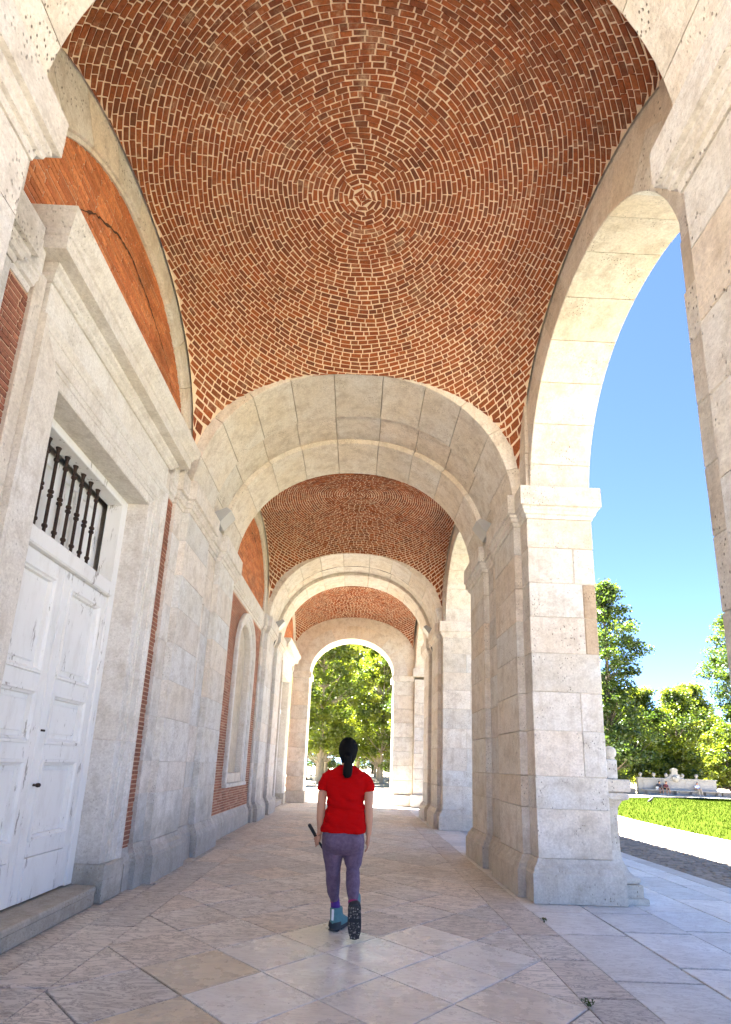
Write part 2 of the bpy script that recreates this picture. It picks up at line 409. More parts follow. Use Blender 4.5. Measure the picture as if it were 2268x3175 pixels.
# cobbles between the outdoor paving and the kerb
XPAV = 5.27
cob = MB(); base_c = (0.30, 0.25, 0.195)
y = 2.0
while y < 30:
    d = 0.105 + 0.012 * math.sin(y * 3); x = XPAV + 0.06 + rnd.uniform(0, 0.06)
    while x < 14:
        wdt = rnd.uniform(0.11, 0.19)
        e = ((x - LCX) / (LRX + 0.36)) ** 2 + ((y - LCY) / (LRY + 0.36)) ** 2
        if e > 1.0:
            k = rnd.uniform(0.72, 1.2); z = gz(x, y) - 0.03; t = rnd.uniform(0.018, 0.034); i = 0.014
            x1, y1 = x + wdt - 0.012, y + d - 0.012
            cob.add([(x, y, z), (x1, y, z), (x1, y1, z), (x, y1, z), (x + i, y + i, z + t), (x1 - i, y + i, z + t + rnd.uniform(-.006, .006)), (x1 - i, y1 - i, z + t), (x + i, y1 - i, z + t)],
                    [[4, 5, 6, 7], [0, 1, 5, 4], [1, 2, 6, 5], [2, 3, 7, 6], [3, 0, 4, 7]], (base_c[0] * k, base_c[1] * k, base_c[2] * k))
        x += wdt
    y += d
def attr_mat(name, rough, nscale=30, var=0.25, bump=0.4):
    m, nt, b = new_mat(name); g = G(nt); n = g.noise(nscale, 5, 0.65)
    g.l(g.mix(1.0, g.attr(), g.mix(n, (1 - var,) * 3, (1 + var,) * 3), 'MULTIPLY'), b.inputs['Base Color']); b.inputs['Roughness'].default_value = rough; g.bump(n, bump, 0.006, b); return m
M['cobble'] = attr_mat('cobble', 0.9)
cb = cob.build('cobbles', M['cobble']); tag(cb, 'beige cobbles between the marble paving and the lawn kerb', 'cobbles', kind='stuff')

# ------------------------------------------------------------------ floor of the arcade: diagonal marble squares with border strips
floor = MB().box(-3.4, XPAV - 0.0, -6.0, 22.3, -0.35, -0.022).build('floor', M['mortar_grey'])
tag(floor, 'marble floor of diagonal square slabs inside the arcade', 'floor', kind='structure')
HD = 0.431; TX, TY = -0.17, 4.212           # half diagonal, one vertex of the lattice
FL, FR = -1.885, 1.555                      # inner edges of the border strips
def clip_poly(P, axis, val, keep_less):
    out = []
    for i in range(len(P)):
        a, b = P[i], P[(i + 1) % len(P)]; ia = (a[axis] <= val) == keep_less; ib = (b[axis] <= val) == keep_less
        if ia: out.append(a)
        if ia != ib:
            t = (val - a[axis]) / (b[axis] - a[axis]); out.append((a[0] + (b[0] - a[0]) * t, a[1] + (b[1] - a[1]) * t))
    return out
def slab(P, z, col, mat, parent, inset=0.0035, tilt=0.0, th=0.03):
    cx = sum(p[0] for p in P) / len(P); cy = sum(p[1] for p in P) / len(P)
    def ins(d):
        Q = []
        for p in P:
            v = Vector((p[0] - cx, p[1] - cy)); L = v.length; v = v * max(0.0, (L - d * 1.35) / L); Q.append((cx + v.x, cy + v.y))
        return Q
    tx, ty = rnd.uniform(-tilt, tilt), rnd.uniform(-tilt, tilt); n = len(P)
    A = ins(inset); B = ins(inset + 0.004)
    V = [(x, y, z - th) for x, y in A] + [(x, y, z - 0.004) for x, y in A] + [(x, y, z + (x - cx) * tx + (y - cy) * ty) for x, y in B]
    F = [[2 * n + i for i in range(n)]]
    for r in (0, 1):
        for i in range(n):
            j = (i + 1) % n; F.append([r * n + i, r * n + j, (r + 1) * n + j, (r + 1) * n + i])
    return MB().add(V, F, col).build('paving_slab', mat, parent)
POL = {(0, 0)}
slab_i = 0
for i in range(-6, 8):
    for j in range(-14, 50):
        if (i + j) % 2: continue
        cx, cy = TX + i * HD, TY + j * HD
        P = [(cx + HD, cy), (cx, cy + HD), (cx - HD, cy), (cx, cy - HD)]
        P = clip_poly(P, 0, FL, False)
        if len(P) > 2: P = clip_poly(P, 0, FR, True)
        if len(P) > 2: P = clip_poly(P, 1, 21.2, True)
        if len(P) > 2: P = clip_poly(P, 1, -2.2, False)
        if len(P) < 3: continue
        ar = 0.5 * abs(sum(P[a][0] * P[(a + 1) % len(P)][1] - P[(a + 1) % len(P)][0] * P[a][1] for a in range(len(P))))
        if ar < 0.004: continue
        pol = (-1.1 < cx < 1.3) and (2.0 < cy < 5.3) and not (cx < -0.95 and cy > 4.5)
        k = rnd.uniform(0.86, 1.06); wm = rnd.uniform(-0.03, 0.05)
        if pol: c = (0.84 * k * (1 + wm), 0.80 * k, 0.73 * k * (1 - wm))
        else: c = (0.80 * k * (1 + wm), 0.745 * k, 0.665 * k * (1 - wm))
        if abs(cx + 1.03) < .1 and abs(cy - 3.78) < .5: c = (0.68, 0.58, 0.43)
        slab(P, 0.0, c, M['marble_pol'] if pol else M['marble'], floor, tilt=0.0 if pol else 0.007, inset=0.0045 if pol else rnd.uniform(0.004, 0.009))
def strip(x0, x1, y0, y1, lmin, lmax, mat, base, parent, z=0.0, skew=0.0, wide=1.0):
    y = y0
    while y < y1:
        L = rnd.uniform(lmin, lmax); e = min(y + L, y1); s0, s1 = rnd.uniform(-skew, skew), rnd.uniform(-skew, skew)
        k = rnd.uniform(0.86, 1.07); wm = rnd.uniform(-0.03, 0.03)
        slab([(x0, y), (x1, y), (x1, e), (x0, e)], z, (base[0] * k * (1 + wm), base[1] * k, base[2] * k * (1 - wm)), mat, parent, tilt=0.005, inset=rnd.uniform(0.004, 0.010) * wide)
        y = e
GB = (0.77, 0.715, 0.64)
strip(-2.29, FL, -2.2, 21.2, 0.7, 1.5, M['marble'], GB, floor)
strip(-2.95, -2.29, -2.2, 21.2, 0.9, 1.6, M['marble'], GB, floor)
strip(FR, 1.95, -2.2, 21.2, 0.6, 1.3, M['marble'], (0.75, 0.69, 0.61), floor)
# outdoor paving strip
pav = MB().box(1.95, XPAV + 0.02, -6.0, 22.3, -0.36, -0.03).build('pavement', M['mortar_grey'])
tag(pav, 'pale marble pavement outside the arches, with dark weedy joints', 'pavement', kind='structure')
GO = (0.83, 0.81, 0.76)
for (a, b_) in ((1.95, 2.62), (2.62, 3.3), (3.3, 4.0), (4.0, 4.62), (4.62, 5.0)):
    strip(a, b_, -2.2, 22.2, 0.55, 1.25, M['marble_out'], GO, pav, z=-0.006 if a < 3 else -0.012, wide=1.7)
strip(5.0, XPAV, -2.2, 22.2, 0.8, 1.6, M['marble_out'], (0.66, 0.64, 0.60), pav, z=-0.01)

# ------------------------------------------------------------------ piers
def moulding_prof(k=1.0):
    """impost section: (projection, z)"""
    return [(-0.06, ZI0 - 0.0), (0.012, ZI0), (0.02, ZI0 + 0.05), (0.045, ZI0 + 0.06), (0.055, ZI0 + 0.10), (0.07, ZI0 + 0.115), (0.07, ZI0 + 0.15), (0.105 * k, ZI0 + 0.16), (0.105 * k, ZI - 0.012), (0.095 * k, ZI), (-0.06, ZI)]
def plinth_prof(h=0.47, p=0.10):
    return [(-0.06, 0.0), (p, 0.0), (p, h - 0.16), (p - 0.006, h - 0.15), (p - 0.02, h - 0.135), (p - 0.03, h - 0.09), (0.03, h - 0.05), (0.012, h), (-0.06, h)]
def path_frames(pts, closed=False):
    """pts: polyline in plan with outward to the LEFT-hand normal; mitred frames"""
    fr = []; n = len(pts)
    for i in range(n):
        p = Vector(pts[i]); a = Vector(pts[i - 1]) if (i > 0 or closed) else None; b = Vector(pts[(i + 1) % n]) if (i < n - 1 or closed) else None
        d0 = (p - a).normalized() if a is not None else None; d1 = (b - p).normalized() if b is not None else None
        n0 = Vector((-d0.y, d0.x)) if d0 is not None else None; n1 = Vector((-d1.y, d1.x)) if d1 is not None else None
        if n0 is None: m = n1
        elif n1 is None: m = n0
        else: m = (n0 + n1) / (1 + n0.dot(n1))
        fr.append(lambda q, z, p=p, m=m: (p.x + m.x * q, p.y + m.y * q, z))
    return fr
PIL0, B10 = {1: 1.96, -1: 1.85}, 1.04       # the pier at the camera is a little narrower
def pier_plan(side, c, PIL=PIL, B1=B1):
    """passage side outline (side=+1 right, -1 left), from near to far"""
    s = side; xs, xp = X0 + s * STR, X0 + s * PIL
    return [(xs, c - PH), (xs, c + A0), (xp, c + A0), (xp, c + A1), (xs, c + A1), (xs, c + B0), (xp, c + B0), (xp, c + B1), (xs, c + B1), (xs, c + PH)]
def make_pier(side, k, label, ymin=None, ymax=None):
    c = yc(k); s = side; t = thing('stone_pier', (X0 + s * STR, c, 0), label, 'pier', 'stone piers carrying the arches')
    PILk, B1k = (PIL0[s], B10) if k == 0 else (PIL, B1)
    xs, xp = X0 + s * STR, X0 + s * PILk
    xo = XR_OUT if s > 0 else X0 - STR - 0.9
    mat = M['stone'] if s > 0 else M['stone_left']
    y0, y1 = c - PH, c + PH
    j, ch = (0.003, 0.006) if s > 0 else (0.0018, 0.003)
    def bx(mb, xa, xb, *r, **kw):
        mb.box(min(xa, xb), max(xa, xb), *r, **kw); return jit(mb) if 'c' in kw else mb
    # core of mortar just behind the faces
    bx(MB(), xs + s * 0.012, xo - s * 0.012, y0 + 0.012, y1 - 0.012, 0.0, ZI - 0.01).build('core', M['lime'], t)
    zs = COURSES
    for q in range(len(zs) - 1):
        z0, z1 = zs[q] + j, zs[q + 1] - j
        if s > 0:
            spl = [y0, c + rnd.choice([-0.75, -0.55, 0.1]), c + rnd.choice([0.55, 0.85]), y1]
        else: spl = [y0, c - 0.02, y1]
        for i in range(len(spl) - 1):
            a, b = spl[i] + (0 if i == 0 else j), spl[i + 1] - (0 if i == len(spl) - 2 else j)
            if s > 0 and i == 0 and q in (2, 3, 5, 6, 7):
                xm = xo - s * (0.17 if q in (5, 6) else 0.28)
                bx(MB(), xs, xm - j, a, b, z0, z1, c=ch, col=tint(0.09, 0.045)).build('stone_block', mat, t)
                col = (0.70, 0.58, 0.455) if q in (5, 6) and k == 1 else tint(0.06)
                o = bx(MB(), xm + j, xo, a, b, z0, z1, c=0.01, col=col).build('stone_block', mat, t)
                if q in (5, 6) and k == 1: o['label'] = 'browner corner stone without limewash'
            else:
                bx(MB(), xs, xo, a, b, z0, z1, c=ch, col=tint(0.09, 0.045)).build('stone_block', mat, t)
        for (a, b) in ((A0, A1), (B0, B1k)):
            bx(MB(), xs + s * 0.02, xp, c + a, c + b, z0, z1, c=ch, col=tint(0.08, 0.045)).build('stone_block', mat, t)
    # plinth and impost wrap the whole outline
    pl = pier_plan(s, c, PILk, B1k)
    if s > 0:
        ring = pl + [(xo, c + PH), (xo, c - PH)]
        fr = path_frames(ring, True); pr = path_frames(ring, True)
    else:
        ring = [(xo, c + PH)] + pl[::-1] + [(xo, c - PH)]
        fr = path_frames(ring); pr = path_frames(ring)
    MB().sweep(plinth_prof(), fr, closed_path=(s > 0), col=tint(0.04)).build('plinth', mat, t, fix=True)
    if s > 0 and k == 0: MB().sweep(moulding_prof(), path_frames(pl[1:9]), col=tint(0.04)).build('impost', mat, t, fix=True)
    else: MB().sweep(moulding_prof(), pr, closed_path=(s > 0), col=tint(0.04)).build('impost', mat, t, fix=True)
    # block above the impost up to the vault springers
    bx(MB(), xs + s * 0.016, xo - s * 0.016, y0 + 0.02, y1 - 0.02, ZI - 0.005, ZI + 0.6).build('springer', mat, t)
    return t
make_pier(1, 0, 'nearest right-hand stone pier, cut by the right edge of the picture')
make_pier(1, 1, 'broad pale stone pier on the right with browner corner stones and a pedestal behind')
make_pier(1, 2, 'third stone pier on the right, narrow and pale behind the broad one')
make_pier(-1, 0, 'nearest left-hand stone pier, cut by the left edge of the picture')
make_pier(-1, 1, 'left-hand pair of stained pilasters between the white door and the niche')
make_pier(-1, 2, 'left-hand pair of pilasters beyond the blind niche')

# ------------------------------------------------------------------ transverse arches
def sgp(v, e=0.93): return math.copysign(abs(v) ** e, v)
def arch_voussoirs(parent, y0, y1, a, b, thick, n, mat, t0=0.0, t1=PI, name='voussoir', chamf=0.01, seg=4, gap=0.0022, cx=None, zs=ZS):
    cx = X0 if cx is None else cx
    for i in range(n):
        u0 = t0 + (t1 - t0) * i / n + gap; u1 = t0 + (t1 - t0) * (i + 1) / n - gap; c = chamf
        prof = [(c, y0), (0, y0 + c), (0, y1 - c), (c, y1), (thick, y1), (thick, y0)]
        fr = []
        for k in range(seg + 1):
            t = u0 + (u1 - u0) * k / seg
            fr.append(lambda p, y, t=t: (cx + (a + p) * sgp(math.cos(t)), y, zs + (b + p) * sgp(math.sin(t))))
        MB().sweep(prof, fr, col=tint(0.06, 0.025)).build(name, mat, parent, fix=True)
def make_transverse(k, label):
    c = yc(k); t = thing('transverse_arch', (X0, c, ZS), label, 'arch', 'stone transverse arches across the passage')
    ra, b1 = (1.935, B10) if k == 0 else (ARA, B1)
    for (a, b) in ((A0, A1), (B0, b1)):
        arch_voussoirs(t, c + a, c + b, ra, ARB, 0.5 if k else 0.85, 11, M['stone'], cx=None if k else X0 + 0.055)
    arch_voussoirs(t, c + A1 - 0.01, c + B0 + 0.01, ARA + 0.09, ARB + 0.09, 0.41, 11, M['stone'], name='groove_voussoir', chamf=0.004)
    # core closes the joints and the haunches behind the voussoirs
    fr = []
    for q in range(33):
        u = PI * q / 32; fr.append(lambda p, y, u=u: (X0 + (ARA + p) * sgp(math.cos(u)), y, ZS + (ARB + p) * sgp(math.sin(u))))
    MB().sweep([(0.16, c + A0 + 0.01), (0.16, c + b1 - 0.01), (0.6, c + b1 - 0.01), (0.6, c + A0 + 0.01)], fr).build('core', M['lime'], t, fix=True)
    return t
make_transverse(0, 'nearest stone arch overhead, seen only at the two top corners of the picture')
make_transverse(1, 'big double stone arch in the middle of the picture, pitted with dark spots')
make_transverse(2, 'smaller double stone arch farther along, with a dark cable in its groove')

# ------------------------------------------------------------------ brick vaults
def project(P):
    v = RT.T @ (np.array(P) - np.array([0, 0, HC]))
    if v[2] > -0.1: return None
    return (1134 - 1641 * v[0] / v[2], 1993 + 1641 * v[1] / v[2])
def vpoint(r, th, off=0.0):
    """point of the vault: r = ring parameter (0 apex), th plan angle; off: below the surface"""
    r = r + min(1.0, r * 3) * (0.0075 * math.sin(2 * th + 5 * r) + 0.0055 * math.sin(5 * th - 9 * r + 1.0) + 0.0030 * math.sin(13 * th + 21 * r))
    dx, dy = r * RX * math.cos(th), r * RY * math.sin(th)
    dxc, dyc = max(-VAX, min(VAXR, dx)), max(YLO[0], min(VAY, dy))
    z = vault_z(dxc, dyc)
    e = 0.02; gx_ = (vault_z(dxc + e, dyc) - vault_z(dxc - e, dyc)) / (2 * e); gy_ = (vault_z(dxc, dyc + e) - vault_z(dxc, dyc - e)) / (2 * e)
    gx_ = max(-4, min(4, gx_)); gy_ = max(-4, min(4, gy_))
    n = Vector((gx_, gy_, -1)).normalized()
    return Vector((dxc, dyc, z)) + n * off
def ring_radii():
    rs = [0.0]; r = 0.0
    # march along the x direction with constant arc length, mean of the two axes
    while r < 1.56:
        def zr(r, ax):
            return vault_z(r * RX, 0) if ax == 0 else vault_z(0, r * RY)
        e = 0.002; rr_ = min(r, 0.985)
        d = 0
        for ax, A in ((0, RX), (1, RY)):
            s = (zr(rr_ + e, ax) - zr(rr_, ax)) / e; d += math.hypot(A, min(6, abs(s))) / 2
        r += 0.0545 / d; rs.append(r)
    return rs
RX, RY = 2.16, 2.05
BR = [(0.27, 0.074, 0.019), (0.245, 0.064, 0.018), (0.30, 0.09, 0.025), (0.22, 0.058, 0.018), (0.26, 0.08, 0.026), (0.18, 0.05, 0.018), (0.29, 0.078, 0.02)]
def make_vault(k, label, ylo=-VAY):
    YLO[0] = ylo
    c = yc(k) + MOD / 2; t = thing('brick_vault', (X0, c, ZS), label, 'vault', 'shallow brick vaults over the passage')
    off = Vector((X0, c, 0)); rs = ring_radii(); bricks = []
    for i in range(len(rs) - 1):
        r0, r1 = rs[i], rs[i + 1]; rm = (r0 + r1) / 2
        circ = 2 * PI * rm * (RX + RY) / 2
        ringj = rnd.uniform(0.0046, 0.0068)
        th = rnd.uniform(0, 0.5); end = th + 2 * PI
        while th < end - 1e-4:
            L = rnd.choice([0.13, 0.135, 0.13, 0.12, 0.145, 0.11, 0.155, 0.075])
            dth = L / max(0.05, rm * (RX + RY) / 2)
            if i < 4: dth = 2 * PI / max(4, round(circ / 0.12))
            if end - th - dth < dth * 0.4: dth = end - th
            tm = th + dth / 2
            dx, dy = rm * RX * math.cos(tm), rm * RY * math.sin(tm)
            if -VAX * 1.004 < dx < VAXR * 1.004 and ylo * 1.004 < dy < VAY * 1.004:
                g0 = rnd.uniform(0.003, 0.0075); jr = ringj + rnd.uniform(-0.0012, 0.0016)
                # joint fractions
                fr0 = jr / 0.0545; ft = g0 / L
                a0, a1 = th + dth * ft, th + dth * (1 - ft); q0, q1 = r0 + (r1 - r0) * fr0, r0 + (r1 - r0) * (1 - fr0 * 0.9)
                wob = lambda s=0.0024: rnd.uniform(-s, s)
                P = []
                pr = rnd.uniform(0.004, 0.010)
                for (r_, a_) in ((q0, a0), (q0, a1), (q1, a1), (q1, a0)):
                    v = vpoint(max(r_, 0.001), a_, 0.0)
                    P.append(v + Vector((wob(), wob(), wob(0.001))))
                n = (vpoint(max(rm, .001), tm, 0.05) - vpoint(max(rm, .001), tm, 0.0)).normalized()
                cen = sum(P, Vector()) / 4; tl = [rnd.uniform(-0.003, 0.003) for _ in range(4)]
                ins = 0.10
                top = [p + (cen - p) * ins * 0.5 + n * (pr + tl[q]) for q, p in enumerate(P)]
                base = [p - n * 0.01 for p in P]
                b = rnd.choice(BR); kk = rnd.uniform(0.98, 1.32)
                col = (b[0] * kk, b[1] * kk, b[2] * kk)
                V = [v + off for v in base + top]
                F = [[4, 7, 6, 5], [0, 4, 5, 1], [1, 5, 6, 2], [2, 6, 7, 3], [3, 7, 4, 0]]
                scr = 0.0
                pp = [project(v) for v in V[4:]]
                if all(p is not None for p in pp):
                    cxp = sum(p[0] for p in pp) / 4; cyp = sum(p[1] for p in pp) / 4
                    if 20 < cxp < 2248 and 20 < cyp < 3150:
                        scr = 0.5 * abs(sum(pp[a][0] * pp[(a + 1) % 4][1] - pp[(a + 1) % 4][0] * pp[a][1] for a in range(4)))
                bricks.append((scr, V, F, col))
            th += dth
    bricks.sort(key=lambda b: -b[0])
    for s_, V, F, col in bricks[:300]: MB().add(V, F, col).build('brick', M['brick'], t)
    mb = MB()
    for s_, V, F, col in bricks[300:]: mb.add(V, F, col)
    tag(mb.build('brick_courses', M['brick'], t), kind='stuff')
    # mortar shell
    N = 36; V = []; F = []
    for i in range(N + 1):
        for j in range(N + 1):
            dx = (VAX if 2 * i < N else VAXR) * math.sin(PI / 2 * (2 * i / N - 1)) * 0.9999; dy = VAY * math.sin(PI / 2 * (2 * j / N - 1)) * 0.9999
            if dy < 0: dy *= -ylo / VAY
            V.append(Vector((dx, dy, vault_z(dx, dy))) + off)
    for i in range(N):
        for j in range(N): F.append([i * (N + 1) + j, i * (N + 1) + j + 1, (i + 1) * (N + 1) + j + 1, (i + 1) * (N + 1) + j])
    MB().add(V, F).build('mortar_shell', M['mortar'], t, smooth=True)
    return t
v1 = make_vault(0, 'large brick vault overhead with concentric brick rings filling the top of the picture', -VAY - (B1 - B10) - 0.03)
v2 = make_vault(1, 'second brick vault, darker red-brown, seen through the big stone arch')
for k, lb in ((2, 'farthest brick vault, bright orange, before the trees'),):
    o = copy_tree(v2); o.location = (X0, yc(k) + MOD / 2, ZS); o.rotation_euler = (0, 0, PI); o['label'] = lb

# ------------------------------------------------------------------ open side: arches between the right-hand piers
SAH, SAB = (MOD - 2 * PH) / 2, 1.92           # opening half width and rise above springing
def make_side_arch(k, label):
    c = yc(k) + MOD / 2; t = thing('side_arch', (XR_OUT - 0.47, c, ZS), label, 'arch', 'arches opening to the garden side')
    xi, xo = X0 + STR + 0.055, XR_OUT; n = 11
    for i in range(n):
        u0 = PI * i / n + 0.0022; u1 = PI * (i + 1) / n - 0.0022; fr = []
        for q in range(5):
            u = u0 + (u1 - u0) * q / 4
            fr.append(lambda p, x, u=u: (x, c + (SAH + p) * sgp(math.cos(u), 0.94), ZS + (SAB + p) * sgp(math.sin(u), 0.94)))
        MB().sweep([(0.01, xi), (0, xi + 0.01), (0, xo - 0.01), (0.01, xo), (0.42, xo), (0.42, xi)], fr, col=tint(0.07)).build('voussoir', M['stone'], t, fix=True)
    # spandrel masonry behind the ring, set 4 mm back
    for x0_, x1_ in ((xi + 0.004, xo - 0.004),):
        N = 32; P = [(c + (SAH + 0.02) * sgp(math.cos(PI * q / N), 0.94), ZS + (SAB + 0.02) * sgp(math.sin(PI * q / N), 0.94)) for q in range(N + 1)]
        V = []; F = []
        for y_, z_ in P:
            V += [(x0_, y_, z_), (x1_, y_, z_), (x0_, y_, 9.0), (x1_, y_, 9.0)]
        for q in range(N):
            a, b = 4 * q, 4 * (q + 1)
            F += [[a, b, b + 2, a + 2], [a + 1, a + 3, b + 3, b + 1], [a, a + 1, b + 1, b], [a + 2, b + 2, b + 3, a + 3]]
        MB().add(V, F).build('spandrel', M['stone'], t, fix=True)
    return t
make_side_arch(0, 'large right-hand stone arch framing the blue sky')
make_side_arch(1, 'second right-hand stone arch, a pale sliver beyond the first broad pier')
make_side_arch(2, 'third right-hand stone arch near the far end of the passage')

# masonry over the right-hand piers and the roof
for k in (0, 1, 2):
    c = yc(k)
    o = MB().box(X0 + STR + 0.010, XR_OUT - 0.010, c - PH - 0.01, c + PH + 0.01, ZI + 0.55, 9.0).build('pier_wall', M['stone'])
    tag(o, 'upper stone wall above the %s right-hand pier' % ('nearest', 'broad second', 'third')[k], 'wall', 'upper walls over the piers')
Y_END = 20.62
roof = MB().box(-9.0, XR_OUT + 0.12, -0.4, Y_END + 1.0, 8.9, 9.15).build('roof', M['stone_smooth']); tag(roof, 'flat stone roof over the arcade, hidden above the vaults', 'roof', kind='structure')

# ------------------------------------------------------------------ left wall bays
def wall_bricks(parent, x, y0, y1, z0, z1, inside, pitch=0.062, L=0.27, cut=None, pal=None, nmax=300, name='brick'):
    out = []; z = z0; row = 0
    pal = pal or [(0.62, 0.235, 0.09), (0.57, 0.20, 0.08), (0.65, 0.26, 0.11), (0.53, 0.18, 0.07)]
    while z + pitch <= z1 + 1e-6:
        y = y0 - (L / 2 if row % 2 else 0) - rnd.uniform(0, 0.05)
        while y < y1:
            ln = L * rnd.choice([1, 1, 1, 0.5, 0.95]); a, b = max(y, y0), min(y + ln - 0.010, y1); zz0, zz1 = z, z + pitch - rnd.uniform(0.008, 0.013)
            zm = (zz0 + zz1) / 2
            if b - a > 0.03:
                # clip horizontally against the outline
                if not (inside(a, zm) and inside(b, zm)):
                    st = [a + (b - a) * i / 12 for i in range(13)]; ok = [s for s in st if inside(s, zm)]
                    if len(ok) < 2: y += ln; continue
                    a, b = ok[0], ok[-1]
                if cut is None or not cut((a + b) / 2, zm):
                    p = rnd.uniform(0.004, 0.010); cb_ = rnd.choice(pal); kk = rnd.uniform(0.85, 1.13)
                    i_ = 0.002
                    V = [(x - 0.01, a, zz0), (x - 0.01, b, zz0), (x - 0.01, b, zz1), (x - 0.01, a, zz1), (x + p, a + i_, zz0 + i_), (x + p, b - i_, zz0 + i_), (x + p, b - i_, zz1 - i_), (x + p, a + i_, zz1 - i_)]
                    F = [[4, 5, 6, 7], [0, 1, 5, 4], [1, 2, 6, 5], [2, 3, 7, 6], [3, 0, 4, 7]]
                    out.append(((b - a), V, F, (cb_[0] * kk, cb_[1] * kk, cb_[2] * kk)))
            y += ln
        z += pitch; row += 1
    out.sort(key=lambda b: -b[0])
    for s_, V, F, c_ in out[:nmax]: MB().add(V, F, c_).build(name, M['brick_wall'], parent)
    if len(out) > nmax:
        mb = MB()
        for s_, V, F, c_ in out[nmax:]: mb.add(V, F, c_)
        tag(mb.build('brick_courses', M['brick_wall'], parent), kind='stuff')

LA, LB = 2.0, 2.07            # lunette half axes
XT = X0 - STR - 0.065           # tympanum plane
def make_lunette(k, label, crack):
    c = yc(k) + MOD / 2; t = thing('lunette', (XT, c, ZS), label, 'lunette', 'brick lunettes over the left wall')
    MB().box(XT - 0.3, XT, c - LA - 0.4, c + LA + 0.4, ZS - 0.2, 8.0).build('mortar_bed', M['mortar_wall'], t)
    ins = lambda y, z: ((y - c) / (LA + .02)) ** 2 + ((z - ZS) / (LB + .02)) ** 2 < 1.0
    CK = [(-1.18, 5.97), (-1.05, 6.16), (-0.89, 6.32), (-0.49, 6.57), (-0.19, 6.64), (0.2, 6.60), (0.67, 6.48), (1.05, 6.34), (1.3, 6.10), (1.45, 5.85)]
    cky = np.array([p[0] for p in CK]); ckz = np.array([p[1] for p in CK])
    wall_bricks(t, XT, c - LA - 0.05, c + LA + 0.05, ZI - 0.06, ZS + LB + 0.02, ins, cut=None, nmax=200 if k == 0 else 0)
    if True:
        # ragged dark crack following the hidden relieving arch
        V = []; F = []; N = 80; y_lo, y_hi = (-1.18, 1.45) if k == 0 else (-0.3, 1.35)
        for i in range(N + 1):
            dy_ = y_lo + (y_hi - y_lo) * i / N; z = float(np.interp(dy_, cky, ckz)); sl = (np.interp(dy_ + .05, cky, ckz) - np.interp(dy_ - .05, cky, ckz)) / .1
            nl = math.hypot(1, sl); ny, nz = -sl / nl, 1 / nl
            f = max(0.12, min(1, (dy_ + 1.25) * 4)) * (1.0 if dy_ < 0.25 else max(0.25, 1 - (dy_ - 0.25) * 0.9))
            w_ = (0.002 + 0.010 * f * rnd.uniform(0.2, 1.5)); j_ = rnd.uniform(-0.010, 0.010)
            for o_ in (-w_ + j_, w_ + j_): V.append((XT + 0.0125, c + dy_ + ny * o_, z + nz * o_))
        for i in range(N): F.append([2 * i, 2 * i + 1, 2 * i + 3, 2 * i + 2])
        MB().add(V, F).build('crack', M['dark_gap'], t, fix=True)
    # stone wall arch
    n = 13
    for i in range(n):
        u0 = PI * i / n + 0.0015; u1 = PI * (i + 1) / n - 0.0015; fr = []
        for q in range(5):
            u = u0 + (u1 - u0) * q / 4
            fr.append(lambda p, x, u=u: (x, c + (LA + p) * math.cos(u), ZS + (LB + p) * math.sin(u)))
        xi = X0 - STR
        MB().sweep([(0.0, XT - 0.02), (0, XT + 0.03), (0.035, XT + 0.034), (0.04, xi - 0.008), (0.048, xi), (0.55, xi), (0.55, XT - 0.02)], fr, col=tint(0.04)).build('voussoir', M['stone'], t, fix=True)
    return t
make_lunette(0, 'large orange brick lunette above the white door, with a dark arched crack', True)
make_lunette(1, 'narrow brick lunette above the niche, with a thin dark crack', True)
make_lunette(2, 'farthest small brick lunette on the left, bright orange', True)

XB = X0 - STR - 0.05           # brick plane of the bays
def bay_wall(k, label, hole):
    c = yc(k) + MOD / 2; t = thing('bay_wall', (XB, c, 0), label, 'wall', 'brick wall bays on the left')
    hy0, hy1, hz0, hz1 = hole; y0, y1 = c - MOD / 2 + PH, c + MOD / 2 - PH
    mb = MB()
    for (a, b, z0, z1) in ((y0, hy0, 0, ZI), (hy1, y1, 0, ZI), (hy0, hy1, hz1, ZI), (hy0, hy1, 0, hz0)):
        if b - a > 0.01 and z1 - z0 > 0.01: mb.box(XB - 0.5, XB, a, b, z0, z1)
    mb.build('backing', M['mortar_wall'], t)
    ins = lambda y, z: not (hy0 - 0.0 < y < hy1 + 0.0 and hz0 < z < hz1)
    return t, c, y0, y1

def profile_frame_rect(mb, prof, y0, y1, z0, z1, xface, legs=True, col=(1, 1, 1)):
    """architrave round a rectangular opening: prof (offset outwards, projection)"""
    pts = [(y0, z0), (y0, z1), (y1, z1), (y1, z0)]
    m = [(-1, 0), (-1, 1), (1, 1), (1, 0)]
    fr = [lambda p, q, i=i: (xface + q, pts[i][0] + m[i][0] * p, pts[i][1] + m[i][1] * p) for i in range(4)]
    return mb.sweep(prof, fr, col=col)

